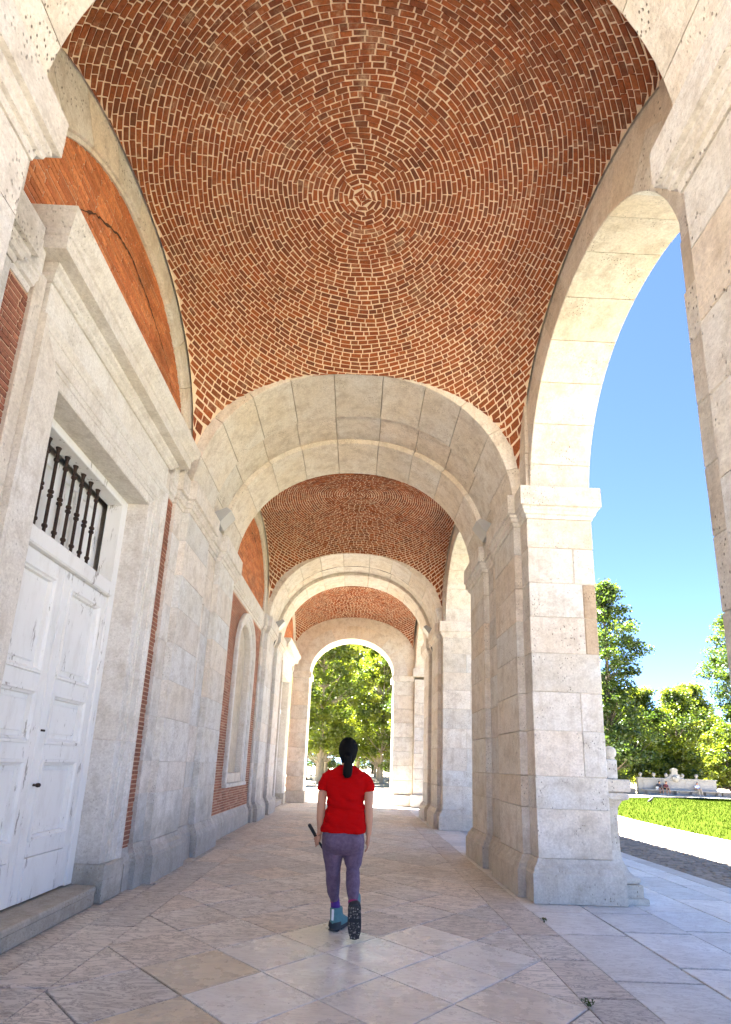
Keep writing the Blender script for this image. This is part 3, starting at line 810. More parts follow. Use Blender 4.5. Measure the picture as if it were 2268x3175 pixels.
def make_door_bay(k, full, label_wall, label_sur, label_door):
    c = yc(k) + MOD / 2; HW, ZL = 0.985, 4.37; XF = X0 - STR - 0.02       # surround face
    t, c, y0, y1 = bay_wall(k, label_wall, (c - HW - 0.1, c + HW + 0.1, -1, 4.6))
    for (a, b) in ((y0, c - 1.42), (c + 1.42, y1)):
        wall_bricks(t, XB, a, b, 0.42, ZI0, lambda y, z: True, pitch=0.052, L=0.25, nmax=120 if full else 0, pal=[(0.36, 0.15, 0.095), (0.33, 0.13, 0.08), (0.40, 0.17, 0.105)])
    pf = path_frames([(XB, y1), (XB, c + 1.5)]); pf2 = path_frames([(XB, c - 1.5), (XB, y0)])
    for f_ in (pf, pf2):
        MB().sweep(plinth_prof(0.44, 0.09), f_).build('plinth', M['stone_left'], t, fix=True)
        MB().sweep(moulding_prof(0.8), f_).build('impost', M['stone_left'], t, fix=True)
    # ---- surround
    s = thing('door_surround', (XF, c, 0), label_sur, 'door surround', 'moulded stone door surrounds')
    pr = [(0, -0.30), (0, 0.0), (0.012, 0.010), (0.10, 0.010), (0.104, 0.022), (0.15, 0.022), (0.155, 0.034), (0.30, 0.034), (0.305, 0.044), (0.33, 0.05), (0.35, 0.064), (0.385, 0.064), (0.385, -0.30)]
    zj = 1.62
    for sg in (-1, 1):
        for (za, zb, col) in ((0.38, zj, (1.0, 1.01, 1.03)), (zj + 0.004, ZL, (0.99, 0.97, 0.94))):
            fr = [lambda p, q, z=z: (XF + q, c + sg * (HW + p), z) for z in (za, zb)]
            MB().sweep(pr, fr, col=col).build('jamb', M['stone_smooth'], s, fix=True)
        # mitred corner pieces are part of the lintel
        ya, yb = (c + sg * HW, c + sg * (HW + 0.44))
        MB().box(XF - 0.3, XF + 0.085, min(ya, yb), max(ya, yb), 0, 0.38, c=0.02, col=(0.97, 0.97, 0.95)).build('plinth_block', M['stone_left'], s)
    fr = [lambda p, q, i=i: (XF + q, c + (-1, 1)[i] * (HW + p), ZL + p) for i in range(2)]
    MB().sweep(pr, fr, cap=True, col=(1.0, 0.99, 0.96)).build('lintel', M['stone_smooth'], s, fix=True)
    for sg in (-1, 1):      # fill the upright part of the mitre
        fr = [lambda p, q, i=i: (XF + q, c + sg * (HW + p), ZL + (0.0, p)[i] + (0.0005 if i == 0 else 0)) for i in range(2)]
        MB().sweep(pr, fr, col=(0.99, 0.97, 0.94)).build('jamb_corner', M['stone_smooth'], s, fix=True)
    zt = ZL + 0.385
    MB().box(XF - 0.3, XF + 0.03, c - HW - 0.36, c + HW + 0.36, zt, 5.14, c=0.004, col=(1.02, 1.02, 1.0)).build('frieze', M['stone_smooth'], s)
    # cornice with returns
    P0, yo = XF + 0.03, HW + 0.36
    cp = [(-0.3, 5.06), (0.02, 5.06), (0.045, 5.085), (0.05, 5.11), (0.085, 5.14), (0.09, 5.165), (0.20, 5.175), (0.20, 5.29), (0.215, 5.30), (0.225, 5.34), (0.27, 5.39), (0.28, 5.43), (0.29, 5.47), (-0.3, 5.47)]
    ring = [(XF - 0.25, c + yo), (P0, c + yo), (P0, c - yo), (XF - 0.25, c - yo)]
    MB().sweep(cp, path_frames(ring), col=(1.0, 0.985, 0.95)).build('cornice', M['stone_smooth'], s, fix=True)
    # ear blocks under the cornice ends (outer pilaster strips)
    for sg in (-1, 1):
        ya, yb = c + sg * (HW + 0.385), c + sg * (HW + 0.50)
        MB().box(XF - 0.3, XF + 0.012, min(ya, yb), max(ya, yb), 0.3, 5.06, c=0.006, col=(0.97, 0.93, 0.88)).build('outer_strip', M['stone_smooth'], s)
    # step
    st = MB(); N = 8; R = 0.10; P = []
    xa, xb = XF - 0.36, XF + 0.045
    P = [(xa, c - HW - 0.02), (xb - R, c - HW - 0.02)] + [(xb - R + R * math.sin(q * PI / 2 / N), c - HW - 0.02 + R - R * math.cos(q * PI / 2 / N)) for q in range(1, N)] \
        + [(xb - R + R * math.cos(q * PI / 2 / N), c + HW - R + R * math.sin(q * PI / 2 / N)) for q in range(N)] + [(xb - R, c + HW), (xa, c + HW)]
    Pc = Vector((sum(p[0] for p in P) / len(P), sum(p[1] for p in P) / len(P)))
    V = []; F = []; n = len(P)
    for (z, d) in ((0, 0.03), (0.02, 0.012), (0.12, 0.014), (0.135, 0.0), (0.165, 0.0), (0.178, 0.008), (0.182, 0.02)):
        for p in P: 
            q_ = min(p[0], xb - d); V.append((q_, p[1] + (d if p[1] < c else -d) * (1 if p[0] > xa + .01 else 0), z))
    for r in range(6):
        for i in range(n):
            j = (i + 1) % n; F.append([r * n + i, r * n + j, (r + 1) * n + j, (r + 1) * n + i])
    F.append([6 * n + i for i in range(n)])
    stp = MB().add(V, F, (0.98, 0.95, 0.9)).build('door_step', M['stone_left'], fix=True)
    tag(stp, 'worn stone step in front of %s' % ('the white door' if full else 'the far door'), 'step', 'door steps')
    # ---- double door with transom grille
    XD = XF - 0.30
    d = thing('double_door', (XD, c, 0.18), label_door, 'door', 'white double doors')
    W = M['white']
    for sg in (-1, 1):     # frame posts
        a, b = c + sg * (HW - 0.002), c + sg * (HW - 0.12)
        MB().box(XD - 0.12, XD + 0.06, min(a, b), max(a, b), 0.19, ZL - 0.002, c=0.006).build('frame_post', W, d)
    MB().box(XD - 0.12, XD + 0.06, c - HW + 0.12, c + HW - 0.12, ZL - 0.09, ZL - 0.002, c=0.006).build('frame_head', W, d)
    MB().box(XD - 0.12, XD + 0.10, c - HW + 0.12, c + HW - 0.12, 3.17, 3.33, c=0.014).build('transom_rail', W, d)
    panels = [(0.22, 0.62, False), (0.80, 1.42, True), (1.60, 2.00, True), (2.16, 2.98, True)]
    for sg in (-1, 1):
        a, b = sorted((c + sg * 0.004, c + sg * (HW - 0.125)))
        lf = MB().box(XD - 0.05, XD + 0.0, a, b, 0.20, 3.165, c=0.003).build('leaf', W, d)
        def rail(y0_, y1_, z0_, z1_, x1_=0.042): MB().box(XD - 0.002, XD + x1_, y0_, y1_, z0_, z1_, c=0.005).build('rail', W, lf)
        rail(a, a + 0.115, 0.20, 3.165); rail(b - 0.115, b, 0.20, 3.165)
        zz = [0.20, 0.62, 0.70, 1.50, 1.60, 2.02, 2.13, 3.02, 3.165]
        rail(a + 0.117, b - 0.117, 0.20, 0.56, 0.05); rail(a + 0.117, b - 0.117, 0.565, 0.70); rail(a + 0.117, b - 0.117, 1.40, 1.54); rail(a + 0.117, b - 0.117, 2.0, 2.14); rail(a + 0.117, b - 0.117, 3.03, 3.165)
        for (z0_, z1_) in ((0.70, 1.40), (1.54, 2.0), (2.14, 3.03)):
            y0_, y1_ = a + 0.117, b - 0.117; e = 0.002
            pm = [(0, 0.0), (0.0, 0.060), (-0.022, 0.060), (-0.032, 0.042), (-0.046, 0.036), (-0.052, 0.008), (-0.052, 0.0)]
            cor = [(y0_, z0_, 1, 1), (y1_, z0_, -1, 1), (y1_, z1_, -1, -1), (y0_, z1_, 1, -1)]
            fr = [lambda p, q, cc=cc: (XD + q, cc[0] - cc[2] * p, cc[1] - cc[3] * p) for cc in cor]
            MB().sweep(pm, fr, closed_path=True).build('panel_moulding', W, lf, fix=True)
            MB().box(XD - 0.004, XD + 0.016, y0_ + 0.09, y1_ - 0.09, z0_ + 0.09, z1_ - 0.09, c=0.012).build('panel', W, lf)
        if sg > 0 and full:
            MB().tube([(XD + 0.03, a + 0.06, 1.18), (XD + 0.075, a + 0.06, 1.18)], [0.012, 0.010], 10).build('knob_stem', M['iron'], lf)
            MB().lathe([(0.0, -0.02), (0.016, -0.016), (0.024, 0.0), (0.016, 0.016), (0.0, 0.02)], (XD + 0.085, a + 0.06, 1.18), 12).build('knob', M['iron'], lf, smooth=True)
            MB().box(XD + 0.03, XD + 0.045, a + 0.03, a + 0.10, 1.645, 1.665, c=0.003).build('latch', M['iron'], lf)
    # transom: inner shutters and bars
    MB().box(XD - 0.26, XD - 0.22, c - HW + 0.12, c + HW - 0.12, 3.33, ZL - 0.09).build('shutter_board', W, d)
    for q in range(5):
        yy = c - HW + 0.14 + q * (2 * HW - 0.28) / 4
        MB().box(XD - 0.22, XD - 0.185, yy - 0.055, yy + 0.055, 3.335, ZL - 0.095, c=0.006).build('shutter_stile', W, d)
    for zc_ in (3.40, ZL - 0.15): MB().box(XD - 0.22, XD - 0.19, c - HW + 0.2, c + HW - 0.2, zc_ - 0.06, zc_ + 0.06, c=0.005).build('shutter_rail', W, d)
    if full:
        gr = thing('window_grille', (XD, c, 3.33), 'row of dark turned iron bars in the transom of the near white door', 'grille')
        zb, zt_ = 3.331, ZL - 0.088; H = zt_ - zb
        for q in range(8):
            yy = c - 0.595 + q * 0.157
            pf_ = [(0.0165, 0)]
            def ringat(z, big): return [(0.0155, z - 0.02), (big, z - 0.012), (big + 0.002, z), (big, z + 0.012), (0.0155, z + 0.02)]
            pf_ += ringat(H * 0.16, 0.024) + ringat(H * 0.49 - 0.016, 0.025) + ringat(H * 0.49 + 0.028, 0.025) + ringat(H * 0.86, 0.024)
            pf_ += [(0.0155, H - 0.05), (0.020, H - 0.025), (0.026, H - 0.008), (0.026, H)]
            MB().lathe(pf_, (XD - 0.06, yy, zb), 12).build('bar', M['iron'], gr, smooth=False)
    return d
make_door_bay(0, True, 'brick strips of wall on both sides of the near white door', 'tall moulded pale stone surround with heavy cornice round the near white door', 'old white panelled double door with peeling paint at the left edge')
make_door_bay(2, False, 'far left wall bay with a door near the end arch', 'far stone door surround whose cornice catches the light by the end arch', 'far white double door, almost hidden in its surround')

# bay 2: blind niche
def make_niche_bay(k):
    c = yc(k) + MOD / 2
    t, c, y0, y1 = bay_wall(k, 'brick bay with a plain plinth round the blind arched niche', (c - 0.73, c + 0.73, 0.97, 4.48))
    HWO, HWI = 1.05, 0.70; zsp = 3.75
    def ins(y, z):
        if abs(y - c) < HWI + 0.28 and 0.95 < z < zsp: return False
        return not (z >= zsp and math.hypot(y - c, z - zsp) < HWI + 0.26)
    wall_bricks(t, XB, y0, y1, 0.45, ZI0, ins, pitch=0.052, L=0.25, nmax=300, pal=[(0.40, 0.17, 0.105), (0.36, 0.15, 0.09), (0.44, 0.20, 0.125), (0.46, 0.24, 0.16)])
    f_ = path_frames([(XB, y1), (XB, y0)])
    MB().sweep(plinth_prof(0.44, 0.09), f_).build('plinth', M['stone_left'], t, fix=True)
    MB().sweep(moulding_prof(0.8), f_).build('impost', M['stone_left'], t, fix=True)
    s = thing('blind_niche', (XB, c, 0.95), 'tall blind arched niche with a moulded stone frame on the left wall', 'niche')
    pr = [(0, -0.17), (0, 0.0), (0.02, 0.03), (0.12, 0.03), (0.125, 0.055), (0.16, 0.055), (0.17, 0.08), (0.26, 0.08), (0.27, 0.06), (0.27, -0.02)]
    path = [(c - HWI, 1.0), (c - HWI, zsp)] + [(c - HWI * math.cos(a), zsp + HWI * math.sin(a)) for a in [PI * i / 24 for i in range(1, 24)]] + [(c + HWI, zsp), (c + HWI, 1.0)]
    def nrm(i):
        if i <= 1: return (-1, 0)
        if i >= len(path) - 2: return (1, 0)
        y, z = path[i]; return ((y - c) / HWI, (z - zsp) / HWI)
    fr = [lambda p, q, i=i: (XB + q, path[i][0] + nrm(i)[0] * p, path[i][1] + nrm(i)[1] * p) for i in range(len(path))]
    MB().sweep(pr, fr).build('frame', M['stone_smooth'], s, fix=True)
    MB().box(XB - 0.17, XB + 0.10, c - HWI - 0.27, c + HWI + 0.27, 0.92, 1.0, c=0.01).build('sill', M['stone_smooth'], s)
    MB().box(XB - 0.17, XB + 0.02, c - HWI + 0.002, c + HWI - 0.002, 1.0, 1.2, c=0.012, col=(1, .95, .88)).build('apron', M['stone_left'], s)
    # back panel, arched
    MB().box(XB - 0.4, XB - 0.13, c - HWI - 0.02, c + HWI + 0.02, 0.985, 4.47, col=(0.9, 0.83, 0.72)).build('back_panel', M['stone_left'], s)
    # wall behind the frame's arch corners is the bay backing
    N = 24; V = []; F = []
    for i in range(N + 1):
        a = PI * i / N; V += [(XB - 0.002, c - (HWI + 0.1) * math.cos(a), zsp + (HWI + 0.1) * math.sin(a)), (XB - 0.002, c - (HWI + 0.5) * math.cos(a), zsp + (HWI + 0.5) * math.sin(a))]
    for i in range(N): F.append([2 * i, 2 * i + 2, 2 * i + 3, 2 * i + 1])
    MB().add(V, F).build('mortar_bed', M['mortar_wall'], t, fix=True)
make_niche_bay(1)
# solid wall behind everything on the left, up to the roof
lw = MB().box(-4.2, X0 - STR - 0.65, -0.3, Y_END + 0.9, 0, 8.9).build('palace_wall', M['stone_smooth']); tag(lw, 'thick masonry behind the left-hand wall bays', 'wall')

# ------------------------------------------------------------------ end wall with the last arch
EH, EB, EZ = 1.66, 1.42, 4.95
ec = X0 - 0.06
t = thing('end_arch', (ec, Y_END, 0), 'farthest stone arch with square piers framing the sunlit trees', 'arch')
for sg in (-1, 1):
    zs = [0.0, 0.42] + [0.42 + (4.72 - 0.42) * i / 8 for i in range(1, 9)]
    for q in range(len(zs) - 1):
        a, b = sorted((ec + sg * (EH + (0 if q else -0.08)), X0 + sg * (STR + 0.02)))
        MB().box(a, b, Y_END - (0.0 if q else 0.08), Y_END + 0.95 + (0 if q else 0.08), zs[q] + 0.003, zs[q + 1] - 0.003, c=0.012, col=tint(0.06, 0.04)).build('stone_block' if q else 'plinth', M['stone'], t)
    a, b = sorted((ec + sg * (EH - 0.07), X0 + sg * (STR + 0.02)))
    MB().box(a, b, Y_END - 0.07, Y_END + 1.02, 4.72, 4.96, c=0.012).build('impost', M['stone'], t)
n = 11
for i in range(n):
    u0 = PI * i / n + 0.0025; u1 = PI * (i + 1) / n - 0.0025; fr = []
    for q in range(5):
        u = u0 + (u1 - u0) * q / 4
        fr.append(lambda p, y, u=u: (ec + (EH + p) * math.cos(u), y, EZ + (EB + p) * math.sin(u)))
    MB().sweep([(0.012, Y_END), (0, Y_END + 0.012), (0, Y_END + 0.94), (0.012, Y_END + 0.95), (0.52, Y_END + 0.95), (0.52, Y_END)], fr, col=tint(0.05)).build('voussoir', M['stone'], t, fix=True)
N = 32; V = []; F = []
for q in range(N + 1):
    u = PI * q / N; xx, zz = ec + (EH + 0.03) * math.cos(u), EZ + (EB + 0.03) * math.sin(u)
    V += [(xx, Y_END + 0.012, zz), (xx, Y_END + 0.93, zz), (xx, Y_END + 0.012, 9.0), (xx, Y_END + 0.93, 9.0)]
for q in range(N):
    a, b = 4 * q, 4 * (q + 1); F += [[a, b, b + 2, a + 2], [a + 1, a + 3, b + 3, b + 1], [a, a + 1, b + 1, b]]
mb = MB().add(V, F)
for sg in (-1, 1):
    a, b = sorted((ec + sg * (EH + 0.03), X0 + sg * (STR + 0.9))); mb.box(a, b, Y_END + 0.012, Y_END + 0.93, EZ - 0.01, 9.0)
mb.build('spandrel', M['stone'], t, fix=True)

# right-hand corner pier at the far end
c3 = yc(3)
tq = thing('corner_pier', (X0 + STR + 0.4, c3 - PH, 0), 'pale stone corner pier at the far right end of the passage', 'pier')
xs = X0 + STR
for q in range(len(COURSES) - 1):
    MB().box(xs + 0.03, XR_OUT, c3 - PH, c3 - PH + 1.55, COURSES[q] + 0.004, COURSES[q + 1] - 0.004, c=0.01, col=tint(0.06)).build('stone_block', M['stone'], tq)
MB().box(xs - 0.06, XR_OUT + 0.1, c3 - PH - 0.09, c3 - PH + 1.6, 0, 0.47, c=0.03).build('plinth', M['stone'], tq)
MB().box(xs - 0.05, XR_OUT + 0.08, c3 - PH - 0.08, c3 - PH + 1.6, ZI0 + 0.1, ZI, c=0.012).build('impost', M['stone'], tq)
MB().box(xs + 0.03, XR_OUT, c3 - PH, c3 - PH + 1.55, ZI, 9.0).build('upper_block', M['stone'], tq)

# ------------------------------------------------------------------ pedestal engaged in the outer side of the broad pier
pd = thing('stone_pedestal', (3.12, 6.97, 0), 'stone pedestal with a ball on top, against the outer side of the broad pier', 'pedestal')
def sq(mb, rows, cx, cy, col=(1, 1, 1)):
    V = []; F = []
    for w_, z in rows: V += [(cx - w_, cy - w_, z), (cx + w_, cy - w_, z), (cx + w_, cy + w_, z), (cx - w_, cy + w_, z)]
    for i in range(len(rows) - 1):
        for k in range(4): l = (k + 1) % 4; F.append([4 * i + k, 4 * i + l, 4 * i + 4 + l, 4 * i + 4 + k])
    F += [[3, 2, 1, 0], [4 * len(rows) - 4 + k for k in range(4)]]
    return mb.add(V, F, col)
PX, PY = 3.10, 6.97
sq(MB(), [(0.38, -0.012), (0.385, 0.0), (0.385, 0.05), (0.375, 0.06)], PX, PY).build('base_slab', M['stone'], pd)
sq(MB(), [(0.345, 0.062), (0.345, 0.195), (0.335, 0.20)], PX, PY, (0.95, 0.93, 0.9)).build('base_block', M['stone'], pd)
sq(MB(), [(0.30, 0.202), (0.322, 0.215), (0.33, 0.245), (0.322, 0.275), (0.285, 0.29), (0.25, 0.32), (0.22, 0.38), (0.19, 0.46), (0.182, 0.56)], PX, PY).build('base_moulding', M['stone'], pd)
sq(MB(), [(0.182, 0.56), (0.178, 0.93), (0.185, 1.06), (0.215, 1.125), (0.22, 1.14)], PX, PY, (0.95, 0.93, 0.9)).build('shaft', M['stone'], pd)
sq(MB(), [(0.22, 1.142), (0.275, 1.165), (0.292, 1.20), (0.275, 1.235), (0.235, 1.248)], PX, PY).build('roll', M['stone'], pd)
sq(MB(), [(0.285, 1.25), (0.30, 1.26), (0.304, 1.30), (0.304, 1.385), (0.29, 1.40)], PX, PY, (0.96, 0.94, 0.9)).build('cap', M['stone'], pd)
MB().box(PX - 0.05, PX + 0.245, PY - 0.12, PY + 0.15, 1.40, 1.645, c=0.012).build('block', M['stone'], pd)
MB().lathe([(0.035, 1.645), (0.06, 1.655)] + [(0.083 * math.sin(a), 1.735 - 0.083 * math.cos(a)) for a in [PI * i / 14 for i in range(3, 15)]], (PX + 0.212, PY, 0), 20).build('ball', M['stone'], pd, smooth=True)

# ------------------------------------------------------------------ floodlights and cable
M['lamp_grey'] = plain('lamp_housing', (0.42, 0.43, 0.43), 0.45, 0.2, 40, 0.08, 0.05)
M['lamp_glass'] = plain('lamp_glass', (0.55, 0.58, 0.60), 0.12, 0, 40, 0.05, 0)
M['cable'] = plain('cable', (0.035, 0.03, 0.028), 0.6, 0, 60, 0.3, 0.2)
def floodlight(side, k, label):
    c = yc(k) + (A1 + B0) / 2; s = side; x = X0 + s * (PIL - 0.02)
    t = thing('floodlight', (x, c, ZI), label, 'floodlight', 'floodlights on the imposts')
    # housing: wedge, glass tilted towards the vault
    prof = [(0.0, 0.02), (0.0, 0.20), (0.20, 0.30), (0.27, 0.24), (0.10, 0.02)]
    fr = [lambda p, q, y=y: (x - s * (p - 0.06), y, ZI + q) for y in (c - 0.17, c - 0.155, c + 0.155, c + 0.17)]
    MB().sweep(prof, fr).build('housing', M['lamp_grey'], t, fix=True)
    fr = [lambda p, q, y=y: (x - s * (p - 0.06), y, ZI + q) for y in (c - 0.15, c + 0.15)]
    MB().sweep([(0.20, 0.302), (0.272, 0.242), (0.278, 0.248), (0.206, 0.308)], fr).build('glass', M['lamp_glass'], t, fix=True)
    for yy in (c - 0.10, c + 0.10): MB().box(min(x, x + s * 0.07), max(x, x + s * 0.07), yy - 0.012, yy + 0.012, ZI - 0.004, ZI + 0.1).build('bracket', M['lamp_grey'], t)
floodlight(-1, 1, 'grey floodlight above the left pilasters at the big stone arch')
floodlight(1, 1, 'grey floodlight above the broad right pier at the big stone arch')
floodlight(-1, 2, 'small floodlight on the left at the arch with the cable')
floodlight(1, 2, 'small floodlight on the right at the arch with the cable')
c2 = yc(2) + A1 + 0.02; pts = []
for i in range(41):
    a = 0.09 + (PI - 0.18) * i / 40; pts.append((X0 + (ARA + 0.055) * sgp(math.cos(a)), c2 + 0.03 + 0.006 * math.sin(a * 7), ZS + (ARB + 0.055 - 0.02 * abs(math.sin(a * 9))) * sgp(math.sin(a))))
tag(MB().tube(pts, 0.03, 6).build('cable', M['cable'], smooth=True), 'dark cable running along the groove of the far double arch', 'cable')
for sg in (-1, 1):
    xx = X0 + sg * (STR - 0.03); cy_ = yc(2) + (A1 + B0) / 2 - 0.1
    tag(MB().tube([(xx, cy_, ZI + 0.05), (xx - sg * 0.08, cy_, ZI + 0.01), (xx - sg * 0.10, cy_, ZI - 0.2), (xx - sg * 0.0, cy_, ZI - 0.5), (xx, cy_, 3.2), (xx, cy_, 0.5)], 0.02, 6).build('conduit', M['cable']), 'dark conduit down the %s pilaster gap below the small floodlight' % ('left' if sg < 0 else 'right'), 'conduit', 'conduits below the floodlights')

# ------------------------------------------------------------------ trees
def make_tree_meshes(seed, H, crown0, rx, nclump, nleaf, leaf, palette, shape='oval', trunk_r=0.2):
    r = random.Random(seed); n = np.random.default_rng(seed)
    tb = MB(); 
    pts = []; x = y = 0.0
    for i in range(9):
        pts.append((x, y, H * 0.82 * i / 8)); x += r.uniform(-.12, .12); y += r.uniform(-.12, .12)
    tb.tube(pts, [trunk_r * (1.25 if i == 0 else 1) * (1 - 0.085 * i) for i in range(9)], 10)
    cl = []
    for q in range(nclump):
        u = r.random(); z = crown0 + (H - crown0) * (0.04 + 0.94 * u)
        f = (z - crown0) / (H - crown0)
        if shape == 'oval': w_ = rx * (math.sin(PI * min(1, (f * 0.86 + 0.14))) ** 0.6)
        elif shape == 'wide': w_ = rx * (1 - f ** 2.2) ** 0.7
        else: w_ = rx * (0.6 + 0.4 * math.sin(PI * f)) * (1 - 0.38 * f) * (0.8 + 0.28 * math.sin(f * 11 + seed))
        a = r.uniform(0, 2 * PI); d = w_ * (r.random() ** 0.45) * r.uniform(0.75, 1.12)
        p = Vector((d * math.cos(a), d * math.sin(a), z)); cl.append((p, r.uniform(0.45, 1.05) * (0.55 + rx * 0.12)))
        if q % 3 == 0:
            b0 = Vector(pts[min(8, max(1, int(8 * (z - 0.25 * d - 0.6) / (H * 0.82))))]) if z - 0.6 > crown0 * 0.8 else Vector((0, 0, crown0 * 0.75))
            mid = (b0 + p) / 2 + Vector((0, 0, -0.05 * d)); tb.tube([b0, mid, p], [trunk_r * 0.28, trunk_r * 0.18, 0.015], 5)
    mb = MB(); V = []; F = []; C = []
    per = nleaf // nclump; k = 0
    for (p, s) in cl:
        pal = palette[r.randrange(len(palette))]; base_k = r.uniform(0.75, 1.25)
        offs = n.normal(0, 1, (per, 3)); offs /= np.maximum(1e-3, np.linalg.norm(offs, axis=1))[:, None]; rad = n.random(per) ** 0.5
        offs = offs * rad[:, None] * np.array([s, s, s * 0.72])
        U = n.normal(0, 1, (per, 3)); U[:, 2] *= 0.55; U /= np.linalg.norm(U, axis=1)[:, None]
        W = n.normal(0, 1, (per, 3)); W -= U * np.sum(U * W, axis=1)[:, None]; W /= np.linalg.norm(W, axis=1)[:, None]
        L = leaf * n.uniform(0.6, 1.35, per)
        for i in range(per):
            c = np.array(p) + offs[i]; u = U[i] * L[i] * 0.5; w2 = W[i] * L[i] * 0.36
            V += [tuple(c - u), tuple(c + w2 - u * 0.1), tuple(c + u), tuple(c - w2 - u * 0.1)]; F.append([k, k + 1, k + 2, k + 3]); k += 4
            kk = base_k * r.uniform(0.8, 1.2); C += [(pal[0] * kk, pal[1] * kk, pal[2] * kk)] * 4
    mb.v = V; mb.f = F; mb.c = C
    return tb.mesh('trunk'), mb.mesh('crown')
G1 = [(0.105, 0.145, 0.024), (0.125, 0.165, 0.028), (0.085, 0.125, 0.022), (0.155, 0.185, 0.032)]
G2 = [(0.045, 0.080, 0.020), (0.035, 0.065, 0.018), (0.055, 0.092, 0.022)]
G3 = [(0.14, 0.18, 0.022), (0.17, 0.20, 0.028), (0.11, 0.155, 0.02)]
TM = {'plane': make_tree_meshes(11, 17.0, 2.3, 4.0, 240, 30000, 0.25, G1 + G3, 'oval', 0.21),
      'plane2': make_tree_meshes(12, 14.0, 2.2, 3.9, 220, 28000, 0.25, G1 + G3, 'oval', 0.19),
      'dark': make_tree_meshes(13, 20.5, 2.0, 5.2, 260, 26000, 0.27, [(0.06, 0.10, 0.022), (0.05, 0.085, 0.02), (0.075, 0.115, 0.024)], 'tall', 0.3),
      'mid': make_tree_meshes(14, 12.5, 1.4, 4.8, 220, 22000, 0.26, G1 + G2 + G3, 'tall', 0.22),
      'low': make_tree_meshes(15, 8.0, 0.9, 4.2, 140, 18000, 0.23, G3 + G1, 'wide', 0.2),
      'bush': make_tree_meshes(16, 9.0, 0.6, 4.0, 140, 16000, 0.26, G2 + G1, 'wide', 0.2)}
for k_, (a, b) in TM.items(): a.materials.append(M['bark'] if 'plane' in k_ else M['bark_dark']); b.materials.append(M['leaf'])
def tree(kind, x, y, rz, sc_, label, grp, zs_=1.0):
    t = thing('plane_tree' if 'plane' in kind else ('shrub_tree' if kind in ('low', 'bush') else 'broadleaf_tree'), (x, y, gz(x, y) - 0.05), label, 'tree', grp)
    t.rotation_euler = (0, 0, rz); t.scale = (sc_, sc_, sc_ * zs_)
    for nm, me in zip(('trunk', 'crown'), TM[kind]):
        o = bpy.data.objects.new(nm, me); o.parent = t; COL.objects.link(o)
GA = 'trees of the avenue beyond the end arch'
tree('plane', -3.2, 50, 0.3, 1.0, 'plane tree with a pale trunk left of the woman, beyond the end arch', GA)
tree('plane2', -4.0, 60, 1.7, 1.15, 'second plane tree in the left avenue row beyond the end arch', GA)
tree('plane', -4.2, 71, 2.6, 1.1, 'third plane tree in the left avenue row beyond the end arch', GA)
tree('plane2', -4.4, 83, 4.2, 1.3, 'fourth, smallest looking plane tree in the left avenue row', GA)
tree('plane2', 2.7, 54, 2.2, 1.02, 'plane tree with thin trunk just right of the woman, beyond the end arch', GA)
tree('plane', 3.0, 64, 3.6, 0.98, 'second plane tree in the right avenue row beyond the end arch', GA)
tree('plane2', 3.2, 74, 5.0, 1.0, 'third plane tree in the right avenue row beyond the end arch', GA)
tree('plane', 3.3, 86, 0.9, 1.0, 'fourth, smallest looking plane tree in the right avenue row', GA)
tree('mid', 5.4, 47, 1.2, 0.85, 'leafy tree at the right edge of the end arch opening', GA)
tree('dark', -9.5, 66, 0.5, 0.9, 'dark tree at the far left of the end arch opening', GA)
tree('plane', 0.6, 92, 2.0, 1.5, 'tall hazy tree at the end of the avenue, above the woman', GA)
tree('dark', 7.5, 92, 2.9, 1.15, 'tall narrow tree behind the right avenue row', GA)
tree('bush', -11, 88, 1.9, 0.9, 'low dark tree closing the left side of the avenue', GA)
tree('bush', 9, 100, 0.7, 1.0, 'low dark tree closing the right side of the avenue', GA)
tree('mid', -8.2, 44, 2.2, 0.95, 'nearest leafy tree at the left edge of the end arch opening', GA)
for i_, (x_, y_) in enumerate(((-16, 112), (-6, 118), (4, 121), (14, 114))):
    tree('bush', x_, y_, 1.3 * i_, 1.35, ('dark hedge-like tree closing the far left end of the avenue', 'dark hedge-like tree behind the left avenue trunks', 'dark hedge-like tree behind the right avenue trunks', 'dark hedge-like tree closing the far right end of the avenue')[i_], GA)
GR = 'trees beyond the lawn'
tree('bush', 23.5, 55, 3.0, 0.9, 'low dark tree under the tall tree beside the broad pier', GR)
tree('mid', 29.4, 54.8, 0.3, 0.86, 'dark tree right behind the pair of seated people', GR)
tree('mid', 33.2, 54.9, 5.1, 0.86, 'dark tree right behind the person sitting alone', GR)
tree('bush', 48.0, 72, 0.3, 1.1, 'low dark tree far behind the right edge of the bench', GR)
tree('dark', 22.6, 47, 0.4, 0.94, 'tall dark tree beside the broad pier, standing over the lawn', GR)
tree('mid', 25.6, 54.6, 2.0, 0.92, 'dark low tree behind the left end of the stone bench', GR)
tree('low', 34.0, 62, 1.0, 1.12, 'bright green spreading tree behind the stone bench crest', GR)
tree('mid', 38.5, 63, 2.8, 0.98, 'mid-height tree with pointed top behind the stone bench', GR)
tree('bush', 40.5, 74, 1.5, 1.15, 'hazy dark tree in the back row between the two tall trees', GR)
tree('mid', 39.0, 79, 4.4, 0.9, 'far pale tree low in the gap of the skyline', GR)
tree('mid', 44.5, 70, 5.2, 1.12, 'tree just left of the tall tree at the right edge', GR)
tree('dark', 43.4, 59, 3.3, 1.02, 'tall light green tree cut by the near pier at the right edge', GR)
tree('low', 40.3, 57.5, 4.0, 0.95, 'yellow-green bushy tree at the right edge behind the bench', GR)
tree('low', 32.5, 70, 5.5, 1.0, 'low tree behind the bench, left of the skyline gap', GR)

